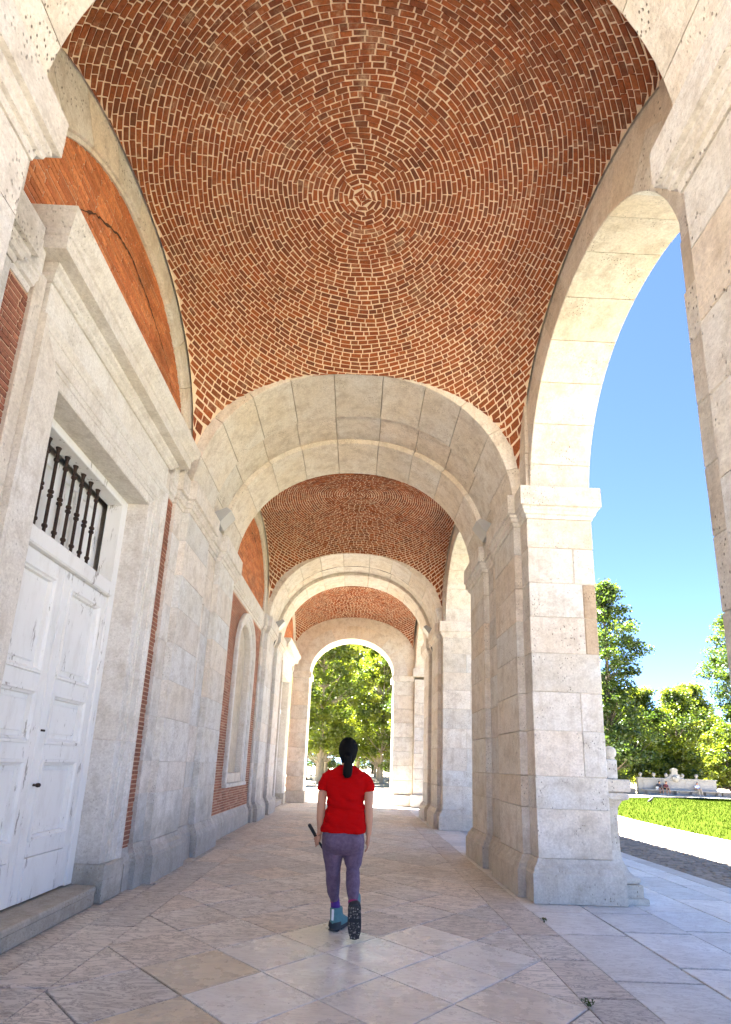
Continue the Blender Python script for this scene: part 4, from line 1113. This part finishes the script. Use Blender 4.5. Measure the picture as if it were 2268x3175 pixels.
# ------------------------------------------------------------------ far stone bench (exedra) with people
M['stone_far'] = stone('bench_stone', (0.40, 0.40, 0.395), (0.37, 0.36, 0.34), (0.27, 0.26, 0.24), 0.2, 0.0, 0.01)
BY = 52.0; BZ = gz(31, BY) - 0.03
ex = thing('stone_bench', (31.1, BY, BZ), 'long carved stone bench with high panelled back and urns beyond the lawn', 'bench')
SF = M['stone_far']
MB().box(27.0, 35.2, BY - 0.95, BY + 0.7, BZ - 0.3, BZ + 0.10, c=0.03).build('base_step', SF, ex)
MB().box(27.3, 34.9, BY, BY + 0.35, BZ + 0.10, BZ + 1.50, c=0.02).build('back_wall', SF, ex)
MB().box(27.2, 35.0, BY - 0.07, BY + 0.42, BZ + 1.50, BZ + 1.61, c=0.03).build('coping', SF, ex)
for a, b in ((27.75, 28.9), (29.05, 30.2), (30.4, 31.7), (31.9, 33.1), (33.25, 34.5)):
    MB().box(a, b, BY - 0.025, BY + 0.002, BZ + 0.66, BZ + 1.40, c=0.02).build('panel', SF, ex)
MB().box(27.5, 35.0, BY - 0.62, BY + 0.01, BZ + 0.44, BZ + 0.54, c=0.03).build('seat', SF, ex)
for x in (28.1, 29.5, 30.85, 32.35, 33.7, 34.85):
    fr = [lambda p, q, xx=xx: (xx, BY + p, BZ + q) for xx in (x - 0.14, x + 0.14)]
    MB().sweep([(0, 0.10), (-0.40, 0.10), (-0.46, 0.14), (-0.42, 0.20), (-0.36, 0.24), (-0.36, 0.32), (-0.5, 0.38), (-0.56, 0.44), (0, 0.44)], fr).build('console', SF, ex, fix=True)
for x in (27.65, 28.95, 30.15, 31.75, 33.1):
    MB().lathe([(0.16, 1.61), (0.17, 1.64), (0.07, 1.68), (0.06, 1.72), (0.12, 1.78), (0.165, 1.88), (0.16, 1.98), (0.10, 2.06), (0.03, 2.10), (0.0, 2.11)], (x, BY + 0.17, BZ), 14).build('urn', SF, ex, smooth=True)
mb = MB(); cx_ = 30.95
fr = [lambda p, q, yy=yy: (cx_ + p, yy, BZ + q) for yy in (BY + 0.05, BY + 0.33)]
outl = [(-0.75, 1.61), (-0.72, 1.75), (-0.5, 1.82), (-0.48, 1.98), (-0.30, 2.02), (-0.28, 2.28), (-0.34, 2.42), (-0.2, 2.56), (0, 2.60), (0.2, 2.56), (0.34, 2.42), (0.28, 2.28), (0.30, 2.02), (0.48, 1.98), (0.5, 1.82), (0.72, 1.75), (0.75, 1.61)]
MB().sweep(outl, fr).build('crest', SF, ex, fix=True)
MB().lathe([(0.0, -0.30), (0.22, -0.24), (0.36, -0.05), (0.36, 0.12), (0.25, 0.28), (0, 0.33)], (cx_, BY - 0.0, BZ + 1.55), 14).build('cartouche', SF, ex, smooth=True)
lwm = MB().box(22.5, 26.9, BY - 0.2, BY + 0.3, BZ - 0.3, BZ + 0.52, c=0.03, col=(0.6, 0.58, 0.55)).build('low_wall', SF); tag(lwm, 'low grey wall left of the far stone bench', 'wall', 'low walls beside the bench')
lwm = MB().box(35.3, 42, BY - 0.2, BY + 0.3, BZ - 0.3, BZ + 0.45, c=0.03, col=(0.75, 0.66, 0.55)).build('low_wall', SF); tag(lwm, 'low brownish wall right of the far stone bench', 'wall', 'low walls beside the bench')

# ------------------------------------------------------------------ people
def cloth(name, col, rough=0.8, nscale=60, var=0.15, bump=0.3): return plain(name, col, rough, 0, nscale, var, bump)
M['skin'] = plain('skin', (0.47, 0.25, 0.16), 0.6, 0, 25, 0.08, 0.1)
M['hair'] = plain('black_hair', (0.004, 0.0035, 0.0035), 0.7, 0, 90, 0.3, 0.3); M['hair'].node_tree.nodes['Principled BSDF'].inputs['Specular IOR Level'].default_value = 0.12
from mathutils import noise as mnoise
def remeshed(mb, voxel, name, mat, parent, smooth_it=4, fold=None):
    me = mb.mesh('tmp'); o = bpy.data.objects.new('tmp', me); COL.objects.link(o); fixn(me)
    m = o.modifiers.new('r', 'REMESH'); m.mode = 'VOXEL'; m.voxel_size = voxel; m.use_smooth_shade = True
    if smooth_it: s_ = o.modifiers.new('s', 'SMOOTH'); s_.factor = 0.5; s_.iterations = smooth_it
    dg = bpy.context.evaluated_depsgraph_get(); dg.update()
    nm = bpy.data.meshes.new_from_object(o.evaluated_get(dg)); bpy.data.objects.remove(o)
    if fold:
        nrm = [v.normal.copy() for v in nm.vertices]
        for v, n_ in zip(nm.vertices, nrm): v.co = v.co + n_ * fold(v.co)
        nm.update()
    off = rootloc(parent); nm.transform(Matrix.Translation(-off)); nm.name = name
    nm.materials.clear(); nm.materials.append(mat); nm.polygons.foreach_set('use_smooth', [True] * len(nm.polygons))
    ob = bpy.data.objects.new(name, nm); ob.parent = parent; COL.objects.link(ob); return ob
def ball(mb, c, r, seg=14):
    rx, ry, rz = r if isinstance(r, tuple) else (r, r, r); n = 10
    mb.rings([(c[0], c[1], c[2] - rz * math.cos(PI * i / n), max(1e-3, rx * math.sin(PI * i / n)), max(1e-3, ry * math.sin(PI * i / n))) for i in range(n + 1)], seg); return mb
def finger(mb, base, d, ln, r, curl):
    p = Vector(base); d = Vector(d).normalized(); pts = [tuple(p)]; rad = [r]
    ax = Vector(curl)
    for i, f in enumerate((0.42, 0.32, 0.26)):
        p = p + d * ln * f; pts.append(tuple(p)); rad.append(r * (0.95 - 0.12 * i)); d = (d + ax * 0.55).normalized()
    mb.tube(pts, rad, 8); ball(mb, pts[-1], r * 0.72, 8)

def walking_woman():
    W_ = thing('person', (-0.07, 5.1, 0), 'person in red t-shirt and purple leggings walking away, black ponytail, stick in left hand', 'person')
    cy = 5.12; cx = -0.072
    # ---- skin body: one continuous surface
    b = MB()
    ball(b, (-0.065, cy - 0.0, 1.598), (0.074, 0.094, 0.108)); b.rings([(-0.066, cy - 0.005, 1.38, 0.075, 0.06), (-0.066, cy - 0.005, 1.44, 0.05, 0.052), (-0.065, cy, 1.56, 0.048, 0.055)], 16)
    b.rings([(cx, cy, 0.70, 0.16, 0.11), (cx, cy, 0.9, 0.165, 0.115), (cx + .005, cy, 1.09, 0.14, 0.095), (cx, cy, 1.28, 0.165, 0.105), (cx, cy, 1.35, 0.14, 0.078), (cx, cy, 1.39, 0.09, 0.058)], 20)
    b.tube([(-0.215, cy, 1.335), (-0.258, cy, 1.285), (-0.284, cy - 0.01, 1.20), (-0.288, cy - 0.03, 1.09), (-0.290, cy - 0.02, 0.98), (-0.290, cy - 0.0, 0.865)], [0.042, 0.046, 0.045, 0.040, 0.038, 0.027], 14)
    b.tube([(0.085, cy, 1.335), (0.126, cy, 1.285), (0.146, cy - 0.01, 1.20), (0.148, cy - 0.03, 1.08), (0.152, cy - 0.015, 0.96), (0.155, cy + 0.01, 0.84)], [0.042, 0.046, 0.045, 0.040, 0.038, 0.027], 14)
    # right hand: relaxed, palm towards the thigh
    b.rings([(0.152, cy + 0.012, 0.745, 0.016, 0.040), (0.154, cy + 0.012, 0.79, 0.018, 0.040), (0.155, cy + 0.01, 0.85, 0.022, 0.026)], 12)
    for i, (dy, ln) in enumerate(((0.030, 0.066), (0.010, 0.074), (-0.010, 0.069), (-0.028, 0.055))):
        finger(b, (0.152, cy + 0.012 + dy, 0.752), (-0.10, 0.05, -1), ln, 0.0085, (-0.55, 0, 0.1))
    finger(b, (0.150, cy + 0.045, 0.80), (-0.25, 0.65, -0.75), 0.058, 0.0095, (-0.1, -0.3, -0.3))
    # left hand gripping the stick
    hx, hz = -0.297, 0.79
    b.rings([(hx, cy - 0.03, 0.765, 0.018, 0.038), (hx, cy - 0.025, 0.80, 0.022, 0.040), (-0.290, cy - 0.005, 0.87, 0.024, 0.027)], 12)
    for i in range(4):
        z = 0.812 - 0.021 * i; finger(b, (hx - 0.012 + 0.012 * i * 0.5, cy - 0.055, z), (-0.55, -0.6, -0.15), 0.060, 0.0088, (0.75, 0.15, -0.05))
    finger(b, (hx + 0.012, cy - 0.05, 0.83), (-0.35, -0.9, 0.1), 0.052, 0.010, (-0.6, 0.2, 0))
    # legs under the clothes
    b.tube([(-0.165, cy, 0.74), (-0.158, cy + 0.03, 0.5), (-0.15, cy + 0.07, 0.35), (-0.128, cy + 0.115, 0.26)], [0.07, 0.042, 0.034, 0.022], 12)
    b.tube([(0.02, cy, 0.74), (0.026, cy + 0.02, 0.52), (0.03, cy - 0.09, 0.40), (0.042, cy - 0.20, 0.27)], [0.07, 0.042, 0.034, 0.022], 12)
    # face, away from the camera
    ball(b, (-0.065, cy + 0.098, 1.585), (0.012, 0.018, 0.022)); ball(b, (-0.065, cy + 0.075, 1.52), (0.03, 0.025, 0.025))
    for sg in (-1, 1): ball(b, (-0.065 + sg * 0.078, cy + 0.0, 1.585), (0.010, 0.02, 0.03))
    body = remeshed(b, 0.0055, 'body', M['skin'], W_, 3)
    em = plain('eye', (0.02, 0.015, 0.012), 0.2, 0, 10, 0, 0)
    for sg in (-1, 1): ball(MB(), (-0.065 + sg * 0.03, cy + 0.088, 1.605), (0.012, 0.006, 0.007)).build('eye', em, W_, smooth=True)
    ball(MB(), (-0.065, cy + 0.096, 1.548), (0.022, 0.006, 0.006)).build('mouth', plain('lips', (0.35, 0.12, 0.10), 0.5, 0, 10, 0, 0), W_, smooth=True)
    # ---- hair and ponytail
    h = MB(); ball(h, (-0.064, cy - 0.018, 1.602), (0.091, 0.106, 0.110), 20)
    h.rings([(-0.064, cy - 0.03, 1.47, 0.055, 0.06), (-0.064, cy - 0.03, 1.52, 0.075, 0.085), (-0.064, cy - 0.02, 1.57, 0.089, 0.10)], 18)
    h.tube([(-0.062, cy - 0.11, 1.535), (-0.060, cy - 0.148, 1.51), (-0.058, cy - 0.152, 1.46), (-0.058, cy - 0.145, 1.41), (-0.060, cy - 0.14, 1.365), (-0.058, cy - 0.138, 1.338)], [0.03, 0.036, 0.042, 0.045, 0.042, 0.022], 12)
    remeshed(h, 0.006, 'hair', M['hair'], W_, 4, lambda p: 0.003 * mnoise.noise(Vector((math.atan2(p.x + 0.064, p.y - cy) * 14, p.z * 9, 0))))
    # ---- t-shirt
    s = MB()
    rows = [(0.858, -0.077, 0.205, 0.150), (0.90, -0.077, 0.202, 0.150), (0.96, -0.074, 0.194, 0.142), (1.02, -0.070, 0.181, 0.130), (1.065, -0.068, 0.173, 0.123), (1.085, -0.067, 0.178, 0.127), (1.12, -0.067, 0.172, 0.120), (1.20, -0.068, 0.181, 0.124), (1.28, -0.070, 0.190, 0.124), (1.335, -0.071, 0.192, 0.114), (1.372, -0.071, 0.180, 0.098), (1.40, -0.070, 0.148, 0.084), (1.425, -0.068, 0.108, 0.073), (1.448, -0.066, 0.074, 0.064)]
    s.rings([(x, cy + 0.0, z, rx, ry) for z, x, rx, ry in rows], 28, power=2.3)
    s.tube([(-0.20, cy, 1.362), (-0.25, cy, 1.325), (-0.276, cy - 0.005, 1.27), (-0.285, cy - 0.008, 1.215)], [0.056, 0.060, 0.057, 0.056], 16)
    s.tube([(0.06, cy, 1.362), (0.108, cy, 1.325), (0.137, cy - 0.005, 1.27), (0.147, cy - 0.008, 1.215)], [0.056, 0.060, 0.057, 0.056], 16)
    m, nt, pb = new_mat('red_cotton'); g = G(nt)
    g.l(g.mix(g.noise(5, 4), (0.33, 0.002, 0.003), (0.47, 0.003, 0.004)), pb.inputs['Base Color']); pb.inputs['Roughness'].default_value = 0.95; pb.inputs['Specular IOR Level'].default_value = 0.08
    wr = g.noise(9, 4, 0.55, g.mapped(0.7, 0.7, 2.4), 0.6); g.bump(g.math('ADD', wr, g.math('MULTIPLY', g.noise(260, 2), 0.05)), 0.6, 0.03, pb)
    def fold_shirt(p):
        q = Vector((p.x * 7, p.y * 6, (p.z + 0.25 * p.x) * 20)); a = mnoise.noise(q)
        wst = math.exp(-((p.z - 1.07) / 0.07) ** 2); hem = math.exp(-((p.z - 0.90) / 0.06) ** 2)
        low = mnoise.noise(Vector((p.x * 11 + p.z * 5, p.y * 9, p.z * 5 + 3)))
        q2 = mnoise.noise(Vector((p.x * 5 - p.z * 9, p.y * 5, p.z * 12 + p.x * 14)))
        return 0.018 * a * (0.25 + wst) + 0.009 * low + 0.011 * q2 * (0.5 + hem)
    remeshed(s, 0.006, 't_shirt', m, W_, 3, fold_shirt)
    # ---- leggings
    l = MB()
    l.rings([(-0.077, cy, 0.90, 0.180, 0.125), (-0.077, cy - 0.004, 0.84, 0.192, 0.142), (-0.075, cy - 0.010, 0.78, 0.196, 0.155), (-0.073, cy - 0.006, 0.72, 0.188, 0.14), (-0.073, cy, 0.67, 0.15, 0.10)], 28, power=2.2)
    for sg in (-1, 1): ball(l, (-0.074 + sg * 0.088, cy - 0.078, 0.785), (0.088, 0.085, 0.085))
    l.tube([(-0.165, cy, 0.74), (-0.163, cy + 0.008, 0.66), (-0.158, cy + 0.02, 0.58), (-0.154, cy + 0.035, 0.50), (-0.150, cy + 0.055, 0.42), (-0.146, cy + 0.08, 0.34), (-0.133, cy + 0.105, 0.27), (-0.126, cy + 0.125, 0.235)], [0.102, 0.093, 0.078, 0.066, 0.066, 0.058, 0.042, 0.038], 18)
    l.tube([(0.020, cy, 0.74), (0.022, cy + 0.01, 0.66), (0.025, cy + 0.02, 0.58), (0.027, cy + 0.01, 0.505), (0.030, cy - 0.045, 0.44), (0.032, cy - 0.105, 0.38), (0.036, cy - 0.155, 0.33), (0.038, cy - 0.18, 0.30)], [0.102, 0.092, 0.077, 0.066, 0.065, 0.057, 0.044, 0.040], 18)
    m, nt, pb = new_mat('purple_leggings'); g = G(nt)
    g.l(g.mix(g.ramp(g.noise(26, 5, 0.7), 0.35, 0.7), (0.085, 0.052, 0.10), (0.145, 0.10, 0.16)), pb.inputs['Base Color']); pb.inputs['Roughness'].default_value = 0.75
    g.bump(g.noise(14, 4, 0.6), 0.3, 0.01, pb)
    remeshed(l, 0.007, 'leggings', m, W_, 4, lambda p: 0.003 * mnoise.noise(Vector((p.x * 14, p.y * 12, p.z * 16))) + 0.004 * mnoise.noise(Vector((p.x * 6, p.y * 6, p.z * 34))) * math.exp(-((p.z - 0.48) / 0.06) ** 2))
    # ---- socks
    sk = cloth('violet_sock', (0.075, 0.02, 0.20)); rim = cloth('pink_hem', (0.30, 0.03, 0.13))
    MB().tube([(-0.128, cy + 0.115, 0.27), (-0.116, cy + 0.130, 0.15)], [0.039, 0.046], 14).build('sock', sk, W_, smooth=True)
    MB().tube([(0.038, cy - 0.176, 0.31), (0.042, cy - 0.215, 0.245)], [0.0425, 0.043], 14).build('sock', sk, W_, smooth=True)
    MB().tube([(-0.127, cy + 0.120, 0.252), (-0.127, cy + 0.123, 0.236)], [0.0425, 0.0425], 14).build('hem', rim, W_, smooth=True)
    MB().tube([(0.0375, cy - 0.172, 0.315), (0.038, cy - 0.182, 0.298)], [0.0445, 0.0445], 14).build('hem', rim, W_, smooth=True)
    # ---- boots
    teal = cloth('teal_suede', (0.085, 0.20, 0.21), 0.85, 40, 0.2); tab = cloth('white_tab', (0.8, 0.8, 0.8)); 
    m, nt, pb = new_mat('dark_sole'); g = G(nt); v_ = g.noise(75, 3, 0.6)
    g.l(g.mix(g.ramp(v_, 0.52, 0.64), (0.03, 0.03, 0.033), (0.42, 0.40, 0.38)), pb.inputs['Base Color']); pb.inputs['Roughness'].default_value = 0.8; g.bump(v_, 0.7, 0.01, pb)
    sole_m = m; dark = cloth('black_rubber', (0.025, 0.026, 0.03), 0.7)
    def boot(mat4, sole_mat):
        # local: heel at y=0, toe +y, ground z=0
        u = MB(); R = [(0.03, 0.128, 0.046, 0.132), (0.055, 0.126, 0.047, 0.130), (0.075, 0.116, 0.045, 0.118), (0.095, 0.100, 0.043, 0.102), (0.115, 0.082, 0.042, 0.082), (0.14, 0.070, 0.043, 0.068), (0.17, 0.064, 0.045, 0.062), (0.20, 0.062, 0.046, 0.060), (0.212, 0.062, 0.041, 0.055)]
        u.rings([(0, y, z, rx, ry) for z, y, rx, ry in R], 24, power=2.3); u.xf(mat4); bo = u.build('boot', teal, W_, smooth=True)
        so = MB(); so.rings([(0, 0.128, 0.0, 0.045, 0.132), (0, 0.128, 0.006, 0.050, 0.139), (0, 0.128, 0.028, 0.050, 0.139), (0, 0.126, 0.038, 0.047, 0.134)], 24, power=2.6)
        so.xf(mat4); so_ = so.build('sole', dark, bo)
        tr = MB(); rr_ = random.Random(3)
        for i in range(11):
            yy = 0.012 + i * 0.0225
            hw = 0.043 if 2 < i < 9 or i < 2 else 0.035
            if i == 4: continue
            for (a, b_) in ((-hw, -0.016), (-0.012, 0.012), (0.016, hw)):
                tr.box(a, b_, yy + rr_.uniform(-.003, .003), yy + 0.015, -0.006, 0.001, c=0.0015)
        tr.xf(mat4); tag(tr.build('tread', sole_mat, bo), kind='stuff')
        tb_ = MB().box(-0.008, 0.008, -0.0055, 0.004, 0.10, 0.205); tb_.xf(mat4); tb_.build('pull_tab', tab, bo)
        hc = MB(); hc.rings([(0, 0.045, 0.032, 0.049, 0.051), (0, 0.046, 0.06, 0.048, 0.050), (0, 0.048, 0.078, 0.046, 0.048)], 20, power=2.3); hc.xf(mat4); hc.build('heel_cup', dark, bo)
        return bo
    boot(Matrix.Translation((-0.140, cy + 0.062, 0.008)) @ Matrix.Rotation(-0.42, 4, 'Z') @ Matrix.Diagonal((1.16, 1.16, 0.86, 1)), dark)
    # raised boot: toe on the ground, sole turned to the camera
    Mx = Matrix.Translation((0.048, cy - 0.285, 0.300)) @ Matrix.Rotation(math.radians(-71), 4, 'X') @ Matrix.Rotation(-0.04, 4, 'Z') @ Matrix.Scale(1.16, 4)
    boot(Mx, sole_m)
    return W_
walking_woman()
M['black'] = plain('black_grip', (0.012, 0.012, 0.013), 0.55, 0, 80, 0.2, 0.2)
st = thing('walking_stick', (-0.25, 5.16, 0.66), 'short black stick held in the left hand of the person in red', 'stick')
a, b = Vector((-0.386, 5.03, 0.918)), Vector((-0.236, 5.17, 0.664))
MB().tube([a, a + (b - a) * 0.02, a + (b - a) * 0.55, a + (b - a) * 0.57], [0.013, 0.0155, 0.0155, 0.012], 12).build('grip', M['black'], st, smooth=False)
MB().tube([a + (b - a) * 0.56, b], [0.0105, 0.0095], 10).build('shaft', M['black'], st)

def seated(x, lab, shirt, legs_col, hair_col, lean, skin_legs, extra=None):
    t = thing('person', (x, BY - 0.4, BZ + 0.10), lab, 'person', 'people resting on the far stone bench')
    zb = BZ + 0.54; y = BY - 0.28
    b = MB(); ball(b, (x + lean * 0.9, y - 0.10, zb + 0.69), (0.075, 0.09, 0.11)); b.tube([(x + lean * .6, y - .02, zb + .48), (x + lean * .9, y - .09, zb + .62)], [0.06, 0.05], 10)
    b.rings([(x, y, zb + 0.02, 0.16, 0.12), (x + lean * .3, y, zb + 0.25, 0.14, 0.11), (x + lean * .6, y - .01, zb + 0.45, 0.17, 0.10), (x + lean * .65, y - .01, zb + 0.52, 0.08, 0.07)], 14)
    for sg in (-1, 1):
        xs_ = x + sg * 0.09
        b.tube([(xs_, y, zb + 0.08), (xs_ + sg * .03, y - 0.42, zb + 0.09), (xs_ + sg * .04, y - 0.46, zb - 0.12), (xs_ + sg * .05, y - 0.42, BZ + 0.14)], [0.085, 0.065, 0.055, 0.035], 10)
        b.tube([(xs_ + sg * .02, y - 0.42, BZ + 0.145), (xs_ + sg * .05, y - 0.60, BZ + 0.135)], [0.042, 0.035], 8)
        sx = x + lean * .6 + sg * 0.18
        b.tube([(sx, y, zb + 0.45), (sx + sg * .03, y - 0.05, zb + 0.22), (x + sg * 0.08 + lean * .4, y - 0.30, zb + 0.18)], [0.05, 0.042, 0.033], 10); ball(b, (x + sg * .07 + lean * .4, y - .33, zb + .18), (0.04, 0.05, 0.035), 8)
    remeshed(b, 0.02, 'body', M['skin'], t, 2)
    s = MB(); s.rings([(x, y, zb + 0.06, 0.175, 0.135), (x + lean * .3, y, zb + 0.25, 0.158, 0.125), (x + lean * .6, y - .01, zb + 0.44, 0.185, 0.115), (x + lean * .65, y - .01, zb + 0.53, 0.09, 0.08)], 16)
    for sg in (-1, 1):
        sx = x + lean * .6 + sg * 0.17; s.tube([(sx, y, zb + 0.46), (sx + sg * .03, y - 0.03, zb + 0.28)], [0.07, 0.06], 10)
    remeshed(s, 0.02, 'shirt', cloth('shirt_%d' % int(x * 10), shirt), t, 2)
    l = MB(); l.rings([(x, y, zb + 0.0, 0.18, 0.14), (x, y, zb + 0.12, 0.17, 0.135)], 16)
    for sg in (-1, 1):
        xs_ = x + sg * 0.09; pts = [(xs_, y, zb + 0.085), (xs_ + sg * .03, y - 0.40, zb + 0.095)]
        if not skin_legs: pts += [(xs_ + sg * .04, y - 0.47, zb - 0.10), (xs_ + sg * .05, y - 0.43, BZ + 0.2)]
        l.tube(pts, [0.10, 0.08, 0.07, 0.055][:len(pts)], 10)
    remeshed(l, 0.02, 'trousers', cloth('trousers_%d' % int(x * 10), legs_col), t, 2)
    h = MB(); ball(h, (x + lean * .9, y - 0.085, zb + 0.715), (0.088, 0.10, 0.10)); h.build('hair', cloth('hair_%d' % int(x * 10), hair_col), t, smooth=True)
    for sg in (-1, 1): MB().box(x + sg * 0.14 - 0.05, x + sg * 0.14 + 0.05, y - 0.66, y - 0.40, BZ + 0.10, BZ + 0.17, c=0.02).build('shoe', cloth('shoe_%d' % int(x * 10 + sg), (0.5, 0.5, 0.5)), t)
    return t
seated(29.1, 'person in dark top with white bag, left of the pair on the far bench', (0.03, 0.03, 0.045), (0.03, 0.03, 0.04), (0.012, 0.01, 0.01), 0.04, True)
seated(29.75, 'person in dark red shirt leaning forward, right of the pair on the far bench', (0.10, 0.02, 0.03), (0.02, 0.02, 0.025), (0.10, 0.06, 0.04), 0.06, True)
seated(32.8, 'person in pale blue shirt and light trousers sitting alone on the far bench', (0.42, 0.50, 0.75), (0.45, 0.40, 0.32), (0.03, 0.04, 0.10), -0.03, False)
bag = MB().box(28.72, 28.98, BY - 0.55, BY - 0.40, BZ + 0.54, BZ + 0.80, c=0.03); tag(bag.build('handbag', cloth('white_bag', (0.75, 0.75, 0.75))), 'small white bag beside the left person on the far bench', 'bag')

# bird low over the lawn edge
bz = gz(17.2, 31.5) + 0.05
bd = thing('bird', (17.2, 31.5, bz), 'small dark bird on the lawn', 'bird')
b = MB(); b.tube([(17.0, 31.5, bz + 0.10), (17.1, 31.5, bz + 0.16), (17.22, 31.5, bz + 0.24), (17.32, 31.5, bz + 0.33), (17.36, 31.5, bz + 0.36)], [0.015, 0.06, 0.075, 0.05, 0.03], 10); ball(b, (17.38, 31.5, bz + 0.40), 0.045)
remeshed(b, 0.012, 'body', plain('dark_feather', (0.035, 0.03, 0.028), 0.7, 0, 40, 0.4, 0.2), bd, 2)
for sg in (-1, 1):
    MB().tube([(17.2 + sg * 0.0, 31.5 + sg * 0.03, bz + 0.2), (17.2, 31.5 + sg * 0.03, bz - 0.01)], 0.008, 6).build('leg', M['black'], bd)
    MB().add([(17.06, 31.5 + sg * .07, bz + .13), (17.3, 31.5 + sg * .06, bz + .32), (17.24, 31.5 + sg * .085, bz + .2), (17.02, 31.5 + sg * .05, bz + .10)], [[0, 2, 1], [0, 3, 2]]).build('wing', M['iron'], bd)
MB().tube([(17.41, 31.5, bz + .40), (17.47, 31.5, bz + .39)], [0.012, 0.003], 6).build('beak', M['black'], bd)

# ------------------------------------------------------------------ benches and posts beyond the end arch
def stone_seat(x, y, w_, label):
    z = gz(x, y) - 0.03; t = thing('garden_bench', (x, y, z), label, 'bench', 'pale stone seats under the avenue trees')
    MB().box(x - w_, x + w_, y - 0.3, y + 0.3, z + 0.36, z + 0.5, c=0.03).build('seat', M['stone_far'], t)
    for sg in (-1, 1): MB().box(x + sg * w_ * 0.7 - 0.14, x + sg * w_ * 0.7 + 0.14, y - 0.24, y + 0.24, z, z + 0.36, c=0.02).build('leg', M['stone_far'], t)
stone_seat(-4.5, 55, 0.75, 'pale stone seat left of the nearest avenue trunk')
stone_seat(-4.6, 66, 0.8, 'farther stone seat at the left of the avenue')
stone_seat(3.6, 57, 0.8, 'pale stone seat at the right of the avenue')
stone_seat(4.6, 68, 0.8, 'farther stone seat at the right of the avenue')
def post(x, y, h, label):
    z = gz(x, y) - 0.03; t = thing('lamp_post', (x, y, z), label, 'lamp post', 'lamp posts in the avenue')
    MB().lathe([(0.11, 0), (0.11, 0.25), (0.06, 0.32), (0.045, h)], (x, y, z), 10).build('pole', M['iron'], t)
    MB().lathe([(0.05, h), (0.16, h + 0.1), (0.2, h + 0.5), (0.08, h + 0.62), (0.0, h + 0.7)], (x, y, z), 10).build('lantern', M['lamp_grey'], t)
post(-4.95, 57, 3.6, 'thin dark lamp post at the left of the end arch opening')
post(-4.2, 63, 3.4, 'second thin lamp post, nearer the left avenue trunk')
post(3.9, 60, 3.5, 'thin dark lamp post at the right of the end arch opening')
bn = thing('litter_bin', (-5.35, 57.5, gz(-5.3, 57.5)), 'brown bin beside the left stone seat in the avenue', 'bin')
zb_ = gz(-5.3, 57.5) - 0.03; MB().lathe([(0.22, 0), (0.25, 0.9)], (-5.35, 57.5, zb_), 14).build('barrel', plain('brown_bin', (0.12, 0.05, 0.03), 0.7), bn); MB().lathe([(0.27, 0.9), (0.27, 0.96), (0.2, 0.98)], (-5.35, 57.5, zb_), 14).build('rim', M['iron'], bn)

# little weeds in the joints of the outdoor paving
def weed(x, y, label, n=60, s=0.035):
    mb = MB(); r = random.Random(int(x * 100))
    for i in range(n):
        a = r.uniform(0, 2 * PI); d = r.uniform(0, s); px, py = x + d * math.cos(a), y + d * 1.8 * math.sin(a); h = r.uniform(0.01, 0.035); L = r.uniform(0.012, 0.022); b_ = r.uniform(0, 2 * PI)
        k = r.uniform(0.6, 1.2); mb.add([(px, py, h * .5), (px + L * math.cos(b_), py + L * math.sin(b_), h), (px + L * math.cos(b_ + .8), py + L * math.sin(b_ + .8), h * .9)], [[0, 1, 2]], (0.05 * k, 0.09 * k, 0.02 * k))
    for i in range(4): 
        a = 2 * PI * i / 4; mb.tube([(x, y, -0.02), (x + 0.3 * s * math.cos(a), y + 0.3 * s * math.sin(a), 0.012)], 0.002, 4, (0.05, 0.08, 0.02))
    tag(mb.build('weed', M['leaf']), label, 'weed', 'weeds in the paving joints')
weed(1.57, 3.82, 'small green weed in a paving joint at the bottom right')
weed(1.96, 5.75, 'tiny weed in the dark joint in front of the broad pier', 36, 0.03)
